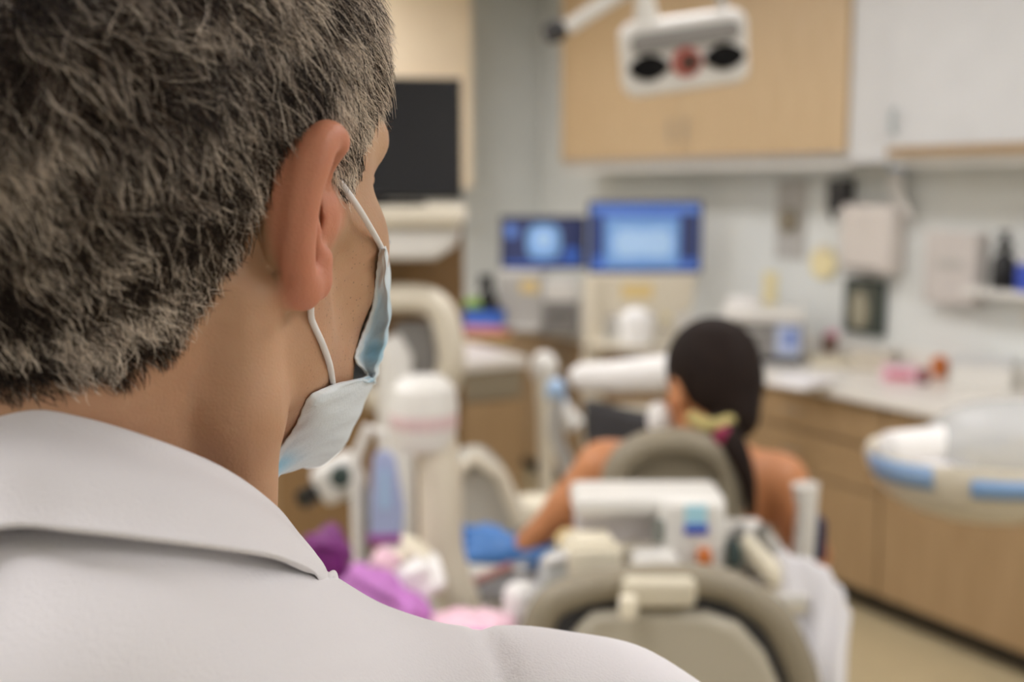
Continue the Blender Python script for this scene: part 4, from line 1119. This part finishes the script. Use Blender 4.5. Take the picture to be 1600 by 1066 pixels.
# thin white post with a round head and the handpiece holder
d = 3.65
p = at(850, 575, d)
t = root('post_with_round_head', 'slim white post with a round head left of the bolster', 'post', (p.x, d, 0))
part('head', MB().ell((0, 0, p.z), (.045, .045, .055)), 'plastic', t); part('pole', MB().tube([(0, 0, p.z), (.005, 0, p.z - .15), (.02, 0, .05)], [.035, .026, .026], 14), 'plastic_warm', t); part('foot', MB().lathe([(.001, .05), (.07, .04), (.08, 0), (.001, 0)], (.02, 0, 0)), 'plastic', t)
d = 3.35
p = at(880, 640, d)
t = root('handpiece_holder', 'white handpiece with a light blue sleeve hanging from a holder', 'holder', (p.x, d, 0))
part('handpiece', MB().tube([(-.03, 0, p.z + .06), (.0, 0, p.z + .0), (.04, -.01, p.z - .05)], [.022, .026, .03], 14), 'plastic', t); part('sleeve', MB().tube([(-.032, 0, p.z + .065), (-.012, 0, p.z + .02)], .028, 14), 'lblue', t); part('post', MB().tube([(-.02, .02, p.z + .02), (-.015, .03, p.z - .1), (.05, .03, p.z - .30), (.05, .03, .05)], .02, 12), 'plastic', t); part('foot', MB().lathe([(.001, .05), (.05, .04), (.06, 0), (.001, 0)], (.05, .03, 0)), 'plastic', t)
# dark chair with white bolster
d = 3.0
p = at(965, 592, d)
t = root('operator_chair', 'charcoal chair with a long white wrapped bolster left of the woman', 'chair', (p.x, d, 0))
part('bolster', MB().tube([(-.125, 0, p.z), (-.10, 0, p.z + .005), (.0, 0, p.z + .005), (.13, .02, p.z + .012), (.17, .02, p.z + .012)], [.02, .036, .043, .05, .04], 20), 'paper', t, 'white wrapped bolster')
zz = at(960, 650, d).z
part('backrest', MB().prism([(-.09, zz + .045), (.10, zz + .01), (.11, zz - .25), (-.05, zz - .25), (-.085, zz - .05)], -.04, .04), 'charcoal', t, bev=.02)
part('support', MB().box((.05, .0, zz + .0), (.14, .03, .06)), 'plastic_warm', t, bev=.01)
part('seat', MB().box((.07, .12, zz - .36), (.30, .28, .08)), 'charcoal', t, bev=.03); part('stem', MB().cyl((.05, .1, .06), (.05, .1, zz - .38), .03), 'steel', t)
part('foot', MB().lathe([(.001, .07), (.14, .05), (.17, 0), (.001, 0)], (.05, .1, 0)), 'charcoal', t); part('back_post', MB().tube([(0, .05, zz - .2), (0, .1, zz - .36)], .02, 10), 'steel', t)
# white hose beside the chair
t = root('hose_arm', 'curved pale hose running down beside the charcoal chair', 'hose', (at(868, 700, 3.15).x, 3.15, 0)); part('hose', MB().tube([Vector(q) for q in catmull([(0, 0, at(860, 610, 3.15).z), (.0, 0, at(860, 680, 3.15).z), (.04, 0, at(880, 730, 3.15).z), (.05, 0, at(880, 800, 3.15).z), (.05, 0, .02)], 4)], .018, 12), 'grey', t); part('nozzle', MB().ell((0, 0, at(860, 608, 3.15).z), (.028, .028, .03)), 'lblue', t)

# ------------------------------------------------------------------ round wrapped tray at the right
d = 2.0
c = at(1545, 700, d)
t = root('delivery_tray', 'large round white tray wrapped in clear film with blue bands', 'tray', (c.x, d, 0))
zr = at(1500, 700, d).z
zb = at(1500, 812, d - .03).z
part('dish', MB().lathe([(.001, zb), (.09, zb + .003), (.15, zb + .022), (.190, zb + .052), (.208, zb + .082), (.216, zr - .014), (.210, zr), (.200, zr - .006), (.18, zr - .03), (.001, zr - .035)], (0, 0, 0), 48, sx=1.0, sy=.8), 'plastic_warm', t)
def band(a0, a1, r=.2215, z0=zr - .045, z1=zr - .004):
    return MB().grid([[(r * (1 - .05 * (k == 0)) * math.cos(a), .8 * r * (1 - .05 * (k == 0)) * math.sin(a), z) for k, z in enumerate((z0, z1))] for a in np.linspace(R(a0), R(a1), 18)])
part('blue_band', band(185, 228), mat('film blue', '#94b4dc', .35), t, 'blue film band', solid=.002, offset=1)
part('blue_band', band(245, 330, .2225, zr - .05, zr - .018), mat('film blue deep', '#86abd8', .35), t, 'blue film band', solid=.002, offset=1)
part('clear_cover', MB().ell((.06, 0, zr + .0), (.17, .14, .085), e=.9), mat('cloudy film', '#c9cbcc', .35, alpha=.55), t, 'cloudy clear film cover', sub=1)
part('arm', MB().tube([(.10, -.02, zb + .01), (.16, -.05, zb - .05), (.26, -.02, zb - .08), (.34, .0, .08)], [.035, .045, .04, .04], 16), 'plastic', t)
part('base', MB().lathe([(.001, .1), (.16, .08), (.22, 0), (.001, 0)], (.34, 0, 0)), 'plastic', t)
t = root('rolled_towel', 'white rolled towel lying on the left of the round tray', 'towel', (at(1435, 680, d).x, d - .02, zr - .03), 8)
part('roll', MB().tube([(-.075, 0, .025), (-.06, 0, .032), (.05, 0, .036), (.065, 0, .03)], [.02, .034, .038, .02], 16), 'paper', t); part('fold', MB().box((0, -.03, .012), (.14, .05, .012)), 'sheet', t, bev=.004)

# ------------------------------------------------------------------ taupe chair back nearest the camera
d = 1.60
o_ = at(1060, 1000, d)
t = root('dental_chair', 'taupe dental chair back with a padded arch in the foreground', 'dental chair', (o_.x, d, 0))
def N_(px, py, dd=d): q = at(px, py, dd); return (q.x - t.location.x, dd - t.location.y, q.z)
arch = [(838, 990), (858, 945), (900, 924), (960, 911), (1060, 906), (1130, 914), (1180, 940), (1215, 972), (1240, 1020), (1258, 1075), (1275, 1180), (1280, 1400)]
pts_ = [N_(*q) for q in arch]; pts_[0:0] = [N_(832, 1080), N_(828, 1200), N_(828, 1400)][::-1]
part('padded_frame', MB().tube([Vector(q) for q in catmull(pts_, 5)], .024, 20, flat=1.0), 'taupe', t, 'padded taupe arch')
inn = [(905, 968), (925, 950), (1000, 945), (1100, 948), (1150, 965), (1190, 1010), (1215, 1066), (1228, 1200), (1230, 1400), (868, 1400), (868, 1200), (870, 1066), (880, 1000)]
gapo = [(880, 955), (925, 936), (1000, 930), (1100, 932), (1160, 948), (1205, 995), (1232, 1066), (1250, 1200), (1250, 1400), (850, 1400), (850, 1200), (852, 1066), (860, 990)]
part('liner', MB().prism([(N_(*q)[0], N_(*q)[2]) for q in gapo], .0, .03), 'charcoal', t, 'dark gap behind the panel', bev=.005)
part('back_panel', MB().prism([(N_(*q)[0], N_(*q)[2]) for q in inn], -.032, .0), 'taupe_light', t, 'pale grey back panel', bev=.014)
bz = at(1025, 940, d - .03)
part('bracket', MB().box((N_(1025, 920)[0], -.02, N_(0, 914)[2]), (sz(118, d), .05, sz(46, d))), mat('bracket cream', '#cdc4ad', .45), t, bev=.01)
part('clip', MB().box((N_(975, 930)[0], -.06, N_(0, 925)[2]), (sz(28, d), .02, sz(36, d))), 'cream', t, bev=.006)
part('seat', MB().box((0, -.28, .50), (.44, .50, .12)), 'taupe', t, bev=.05)
part('column', MB().cyl((0, -.28, .08), (0, -.28, .46), .09), 'plastic', t); part('foot', MB().box((0, -.26, .04), (.44, .5, .08)), 'charcoal', t, bev=.03)

# ------------------------------------------------------------------ rear bracket table with its clutter
d = 1.78
zt = at(1030, 902, d).z
tb = root('bracket_table', 'cream bracket table behind the taupe chair holding the white unit', 'table', (at(1040, 893, d).x, d, 0))
part('top', MB().box((0, 0, zt - .012), (.40, .22, .024)), 'plastic_warm', tb, bev=.008)
part('rim', MB().box((0, -.108, zt + .004), (.40, .006, .014)), 'plastic', tb, bev=.002)
part('post', MB().cyl((.0, .02, .03), (0, .02, zt - .02), .03), 'plastic', tb); part('foot', MB().lathe([(.001, .05), (.07, .04), (.08, 0), (.001, 0)], (0, .02, 0)), 'plastic', tb)
# white counter unit
t = root('curing_unit', 'white unit with a recessed tray and blue label on the bracket table', 'unit', (at(1005, 893, d).x, d, zt))
hh = at(0, 757, d).z - zt
ux = lambda px: sz(px - 1005, d)
def ub(x0, y0, x1, y1, y_0, dep): 
    za, zb_ = at(0, y1 + 9, d - .05).z - zt, at(0, y0 + 9, d - .05).z - zt
    return MB().box(((ux(x0) + ux(x1)) / 2, y_0 + dep / 2, (za + zb_) / 2), (ux(x1) - ux(x0), dep, zb_ - za))
part('top_case', ub(888, 768, 1128, 800, -.05, .11), 'plastic', t, bev=.012)
part('tray_case', ub(896, 793, 1026, 850, -.02, .10), mat('recess grey', '#cbc5c4', .5), t, bev=.006)
part('tower', ub(1022, 770, 1126, 886, -.065, .12), 'plastic', t, bev=.014)
part('stand', ub(930, 848, 1090, 893, -.03, .09), 'plastic_warm', t, bev=.006)
lab = part('label', ub(1061, 776, 1094, 812, -.0672, .004), 'cyan', t, 'light blue and dark blue label')
part('label_band', ub(1060, 806, 1096, 820, -.0700, .004), 'dblue', lab)
part('switch', ub(1012, 800, 1030, 835, -.068, .02), mat('dim green', '#7d8078', .5), t, bev=.004)
part('button', ub(1012, 845, 1028, 858, -.068, .02), 'lilac', t, bev=.004)
# papers, pads, cap, knobs
def small(name, label, cat, box, dd, m, mb=None, m2=None, n2='lid', grp=None, rz=0):
    x0, y0, x1, y1 = box; p = at((x0 + x1) / 2, y1, dd); h = at((x0 + x1) / 2, y0, dd).z - p.z; w = sz(x1 - x0, dd)
    t = root(name, label, cat, (p.x, dd, max(p.z, zt)), rz, grp)
    part('body', slab(w, min(w, .08), h), m, t, bev=.006)
    part(n2, slab(w * .8, min(w, .08) * .8, h * .2, 0, 0, h * .98), m2 or m, t, bev=.003)
    return t
small('gauze_stack', 'stack of cream gauze pads at the left of the bracket table', 'pads', (880, 846, 965, 893), d - .06, 'cream', n2='top_pad', m2='cream', rz=8)
small('envelope', 'yellow envelope edge sticking out above the cream gauze pads', 'envelope', (872, 838, 935, 870), d + .02, 'yellow', m2='yellow', n2='flap', rz=10)
small('tape_roll', 'short white roll in front of the white unit', 'roll', (985, 868, 1060, 893), d - .085, 'plastic', m2='plastic', n2='top')
small('plastic_cup', 'small orange-brown cup on the bracket table', 'cup', (1088, 862, 1112, 884), d - .08, 'orange', m2='orange')
small('knob_holder', 'small dark green knob holder right of the orange cap', 'holder', (1134, 852, 1158, 886), d - .06, 'dgreen', m2='dgreen', n2='knob')
small('syringe_tip_box', 'pale grey box right of the white unit', 'box', (1112, 828, 1200, 880), d + .03, 'grey', m2='plastic')
t = root('handpiece', 'slanting cream handpiece lying toward the white sheet', 'handpiece', at(1185, 885, 1.74), 0); part('body', MB().tube([(-.03, 0, .05), (.0, 0, .015), (.035, -.01, -.02)], [.012, .016, .017], 14), 'cream', t); part('cuff', MB().tube([(-.036, 0, .058), (-.03, 0, .05)], .014, 12), 'steel', t)
t = root('handpiece', 'grey hose handpiece beside the slanting cream one', 'handpiece', at(1222, 880, 1.76), 0); part('body', MB().tube([(-.03, 0, .05), (.0, 0, .01), (.04, -.01, -.03)], [.010, .012, .013], 14), 'grey', t); part('cuff', MB().tube([(-.036, 0, .058), (-.03, 0, .05)], .012, 12), 'steel', t)
# clear bag at the left of the chair
t = root('clear_bag', 'cloudy clear plastic bag hanging at the left of the taupe chair', 'bag', at(855, 965, 1.72), 0)
part('bag', MB().prism([(-.035, -.02), (.05, -.01), (.045, .05), (.03, .11), (-.005, .10), (-.02, .04)], -.03, .03), mat('cloudy bag', '#c6c9c8', .4, alpha=.75), t, bev=.012)
part('rim', MB().tube([(-.005, -.03, .10), (.03, -.03, .11)], .006, 10), 'paper', t)

# white sheet draped over the right side
rowsS = []
prof_px = [(1150, 868, 1.86), (1190, 858, 1.80), (1235, 866, 1.72), (1285, 880, 1.68), (1312, 915, 1.67), (1328, 962, 1.68)]
for i in range(29):
    a = i / 28; row = []
    for j in range(41):
        b_ = j / 40
        k = b_ * (len(prof_px) - 1); k0 = min(int(k), len(prof_px) - 2); f = k - k0
        q = at(*prof_px[k0]).lerp(at(*prof_px[k0 + 1]), f)
        drop = a ** 1.1 * (.12 + .30 * smooth(.2, .6, b_) - .12 * smooth(.75, 1, b_))
        back = -.10 * a * (1 - .3 * b_)
        rip = .016 * math.sin(b_ * 26 + a * 2.5) * a + .010 * math.sin(b_ * 51 + 1) * a + .01 * math.sin(a * 14 + b_ * 9) * a
        row.append((q.x + rip * .8 - .05 * a * b_, q.y + back + rip, q.z - drop + .004 * math.sin(b_ * 40)))
    rowsS.append(row)
sh = MB().grid(rowsS)
o = link('draped_sheet', sh.v, sh.f, 'sheet', solid=.004, sub=1)
tag(o, 'white sheet draped in folds over the right side of the near chair', 'sheet')
t = root('side_table', 'low white side table under the draped sheet', 'table', (at(1235, 900, 1.76).x, 1.80, 0)); zz = at(1235, 880, 1.80).z - .03
part('top', slab(.17, .12, .02, 0, 0, zz - .02), 'plastic', t, bev=.005); part('post', MB().cyl((0, 0, .02), (0, 0, zz - .02), .02), 'steel', t); part('foot', MB().lathe([(.001, .03), (.06, .02), (.07, 0), (.001, 0)]), 'plastic', t)

# ------------------------------------------------------------------ stool of the woman
d = 1.95
t = root('operator_stool', 'stool with a taupe rounded backrest behind the dark-haired woman', 'stool', (at(1053, 740, d).x, d, 0))
bw = sz(212, d); q0, q1 = at(0, 686, d).z, at(0, 860, d).z
def sarc(yo, rr, n=14):
    o = []
    for k in range(n + 1):
        a = math.pi * k / n; o.append((rr * bw / 2 * math.cos(a), q0 - .085 + .085 * rr * math.sin(a) ** .8))
    return [(rr * bw / 2, q1)] + o + [(-rr * bw / 2, q1)]
part('backrest', MB().prism(sarc(0, .98), .02, .06), 'taupe', t, 'padded taupe backrest', bev=.02)
part('back_rim', MB().tube([(x * .90, .01, z - .004) for x, z in sarc(0, .98)], .025, 14), 'taupe', t)
part('back_post', MB().tube([(0, .03, q1 + .05), (0, -.02, q1 - .15), (0, .0, .60), (0, .18, .56)], .02, 12), 'steel', t)
part('seat', MB().lathe([(.001, .55), (.17, .55), (.20, .58), (.20, .61), (.17, .64), (.001, .645)], (.04, .2, 0), sy=1.0), 'taupe', t)
part('gas_lift', MB().cyl((.04, .2, .08), (.04, .2, .56), .025), 'steel', t)
for k in range(5):
    a = 2 * math.pi * k / 5
    lg = part('leg', MB().tube([(.04, .2, .10), (.04 + .26 * math.cos(a), .2 + .26 * math.sin(a), .07)], [.022, .014], 10), 'charcoal', t)
    part('caster', MB().ell((.04 + .26 * math.cos(a), .2 + .26 * math.sin(a), .03), (.03, .03, .03)), 'black', lg)
xa = sz(1276 - 1060, d)
part('armrest', MB().tube([(xa, .02, at(0, 762, d).z), (xa + .004, .02, at(0, 800, d).z), (xa + .004, .03, at(0, 880, d).z), (xa - .06, .1, .62), (.04, .2, .57)], [.024, .018, .02, .02, .02], 14), 'plastic', t, 'white armrest upright')
part('arm_pad', MB().box((xa + .03, .04, at(0, 850, d).z), (.02, .05, .075)), 'navy', t, 'navy pad', bev=.006)

# ------------------------------------------------------------------ seated woman
WB = np.array(at(1085, 700, 2.1)); WHd = np.array(at(1112, 612, 2.07))
WR = euler(-10, 0, 24)
FW = Field(axis([(-.22, .95, .007)]), axis([(1.80, 2.85, .008)]), axis([(-.01, .95, .012), (.95, 1.52, .006)]))
gw = Fig(FW, WHd, WR, scale=.94)
head(gw)
bw_ = Fig(FW, WB, rotz(4))
nbw = lambda p: tuple(np.array(p))
neck0 = WHd + WR @ np.array((0, -.02, -.06))
def wc(a, b, ra, rb, k=.03):
    Fig(FW, (0, 0, 0)).cone(tuple(a), tuple(b), ra, rb, k)
wc(neck0, WB + np.array((0, .0, -.02)), .047, .055, .03)
g_ = bw_
g_.ell((0, .0, -.13), (.135, .085, .14), k=.05)
g_.ell((0, .01, -.32), (.125, .09, .18), k=.05)
g_.ell((0, .03, -.52), (.165, .12, .13), k=.05)
L = {}
LS, RS = WB + np.array((-.175, 0, -.040)), WB + np.array((.165, 0, -.062))
wc(WB + np.array((-.03, 0, -.015)), LS + np.array((.02, 0, .008)), .040, .042, .04); wc(WB + np.array((.03, 0, -.015)), RS + np.array((-.02, 0, .008)), .040, .042, .04)
LE, LW = np.array(at(888, 790, 2.12)), np.array(at(810, 862, 2.14))
RE, RW = np.array(at(1262, 868, 2.08)), np.array(at(1180, 900, 2.32))
wc(LS, LE, .048, .036); wc(LE, LW, .034, .023); wc(RS, RE, .048, .037); wc(RE, RW, .035, .023)
hips = WB + np.array((0, .03, -.55))
KN = {}
for s in (-1, 1):
    hp_ = hips + np.array((s * .09, .0, -.01)); kn = np.array((hips[0] + s * .13, hips[1] + .43, .60)); an_ = np.array((hips[0] + s * .14, hips[1] + .40, .10))
    wc(hp_, kn, .085, .058, .04); wc(kn, an_, .056, .036, .03); Fig(FW, (0, 0, 0)).ell(tuple(an_ + np.array((0, .06, -.055))), (.042, .12, .042), .03)
VW, QW = FW.mesh(); VW = relax(VW, QW, 3, .5)
WO = np.array((WB[0], WB[1], 0))
wom = raw('person', VW - WO, QW, 'skin_w'); wom.location = Vector(WO)
tag(wom, 'seated woman seen from behind with dark hair in a ponytail and blue gloves', 'person')
WOv = Vector(WO)
def fieldmesh(name, lo, hi, st, fn, m, parent, off, it=2, label=None):
    F = Field(*[np.arange(a, b, st) for a, b in zip(lo, hi)]); fn(F); v, q = F.mesh(); v = relax(v, q, it, .5)
    o = raw(name, v - off, q, m, parent)
    if label: o['label'] = label
    return o
def hairf(F):
    g = Fig(F, WHd, WR, scale=.94)
    g.ell((0, -.012, .050), (.086, .106, .096), k=.02); g.ell((0, -.066, .0), (.062, .050, .062), k=.03)
    g.ell((0, -.085, -.045), (.040, .036, .045), k=.02)
    g.ell((0, .088, -.02), (.07, .05, .10), k=.015, mode='sub')
    g.ell((.088, .012, -.01), (.025, .025, .035), k=.01, mode='sub'); g.ell((-.088, .012, -.01), (.025, .025, .035), k=.01, mode='sub')
lo, hi = WHd - .2, WHd + .2
hr = fieldmesh('hair', lo, hi, .005, hairf, 'hair_w', wom, WO, 2, 'dark brown hair')
part('ponytail', MB().tube([Vector(q) - WOv for q in catmull([at(1118, 655, 1.985), at(1140, 685, 1.955), at(1158, 720, 1.935), at(1170, 760, 1.93), at(1173, 805, 1.935)], 5)], list(np.linspace(.026, .022, 8)) + list(np.linspace(.021, .008, 13)), 14), 'hair_w', hr)
part('hair_tie', MB().tube([Vector(q) - WOv for q in catmull([at(1080, 652, 1.99), at(1100, 662, 1.965), at(1122, 664, 1.955), at(1145, 654, 1.97), at(1152, 648, 1.99)], 4)], .012, 12), mat('patterned tie', '#b5a66a', .7, var=.5, scale=45), wom, 'yellow patterned hair tie')
part('tie_bow', MB().ell(at(1132, 682, 1.948) - WOv, (.020, .012, .020)), mat('crimson', '#8a1b45', .6), wom, 'crimson end of the hair tie')
part('face_mask', MB().ell(at(1030, 655, 2.08) - WOv, (.022, .03, .032), e=.9), 'paper', wom, 'white face mask')
def topf(F):
    g = Fig(F, WB, rotz(4), infl=.008)
    g.ell((0, .0, -.21), (.135, .09, .10), k=.05); g.ell((0, .01, -.34), (.128, .095, .18), k=.05); g.ell((0, .03, -.52), (.17, .125, .13), k=.05)
    g.ell((0, 0, -.05), (.4, .4, .11), k=.004, mode='sub')
fieldmesh('top', WB + np.array((-.25, -.2, -.72)), WB + np.array((.25, .25, -.05)), .007, topf, 'sheet', wom, WO, 2, 'white sleeveless top')
def trof(F):
    g = Fig(F, (0, 0, 0), infl=.008)
    for s in (-1, 1):
        hp_ = hips + np.array((s * .09, .0, -.01)); kn = np.array((hips[0] + s * .13, hips[1] + .43, .60)); an_ = np.array((hips[0] + s * .14, hips[1] + .40, .12))
        g.cone(tuple(hp_), tuple(kn), .088, .062, .04); g.cone(tuple(kn), tuple(an_), .06, .05, .03)
fieldmesh('trousers', np.array((hips[0] - .35, hips[1] - .2, .05)), np.array((hips[0] + .35, hips[1] + .6, hips[2] + .15)), .01, trof, 'navy', wom, WO, 2, 'navy trousers')
# gloved hands: palm, five fingers, thumb
def hand(F, wrist, fwd, palm_n, side, sc=1.0, curl=(.5, .5, .5, .5)):
    f = np.array(fwd, float); f /= np.linalg.norm(f); n = np.array(palm_n, float); n -= f * (n @ f); n /= np.linalg.norm(n); x = np.cross(f, n) * side
    g = Fig(F, wrist, np.stack([x, f, n], 1), scale=sc)
    g.cone((0, -.06, 0), (0, .01, 0), .030, .026, .01)
    for k in range(4): g.cone(((k - 1.5) * .010, .01, 0), ((k - 1.5) * .020, .085, 0), .017, .0115, .012)
    for k, (ln, c) in enumerate(zip((.060, .074, .080, .070), curl)):
        p0 = np.array(((k - 1.5) * .0205, .086, 0)); a = 0; seg = [p0]
        for fr, ca in ((.45, c * .8), (.30, c * 1.2), (.25, c * .8)):
            a += ca; seg.append(seg[-1] + ln * fr * np.array(((k - 1.5) * .05, math.cos(a), math.sin(a))))
        g.path(seg, [.0098, .009, .0082, .0072], .004)
    g.path([(.020, .025, .006), (.042, .055, .014), (.050, .082, .024), (.048, .104, .034)], [.015, .0115, .0105, .009], .006)
for s, wr, fw, pn, cu in ((-1, LW, np.array(at(660, 838, 2.18)) - LW, (.1, .75, -.75), (.35, .45, .3, .25)), (1, RW, (-.6, .7, -.1), (-.2, .2, -1), (.6, .6, .7, .7))):
    wr = np.array(wr)
    fieldmesh('glove', wr - .2, wr + .2, .0032, lambda F: hand(F, wr, fw, pn, s, .98, cu), 'glove', wom, WO, 1, 'blue nitrile glove')
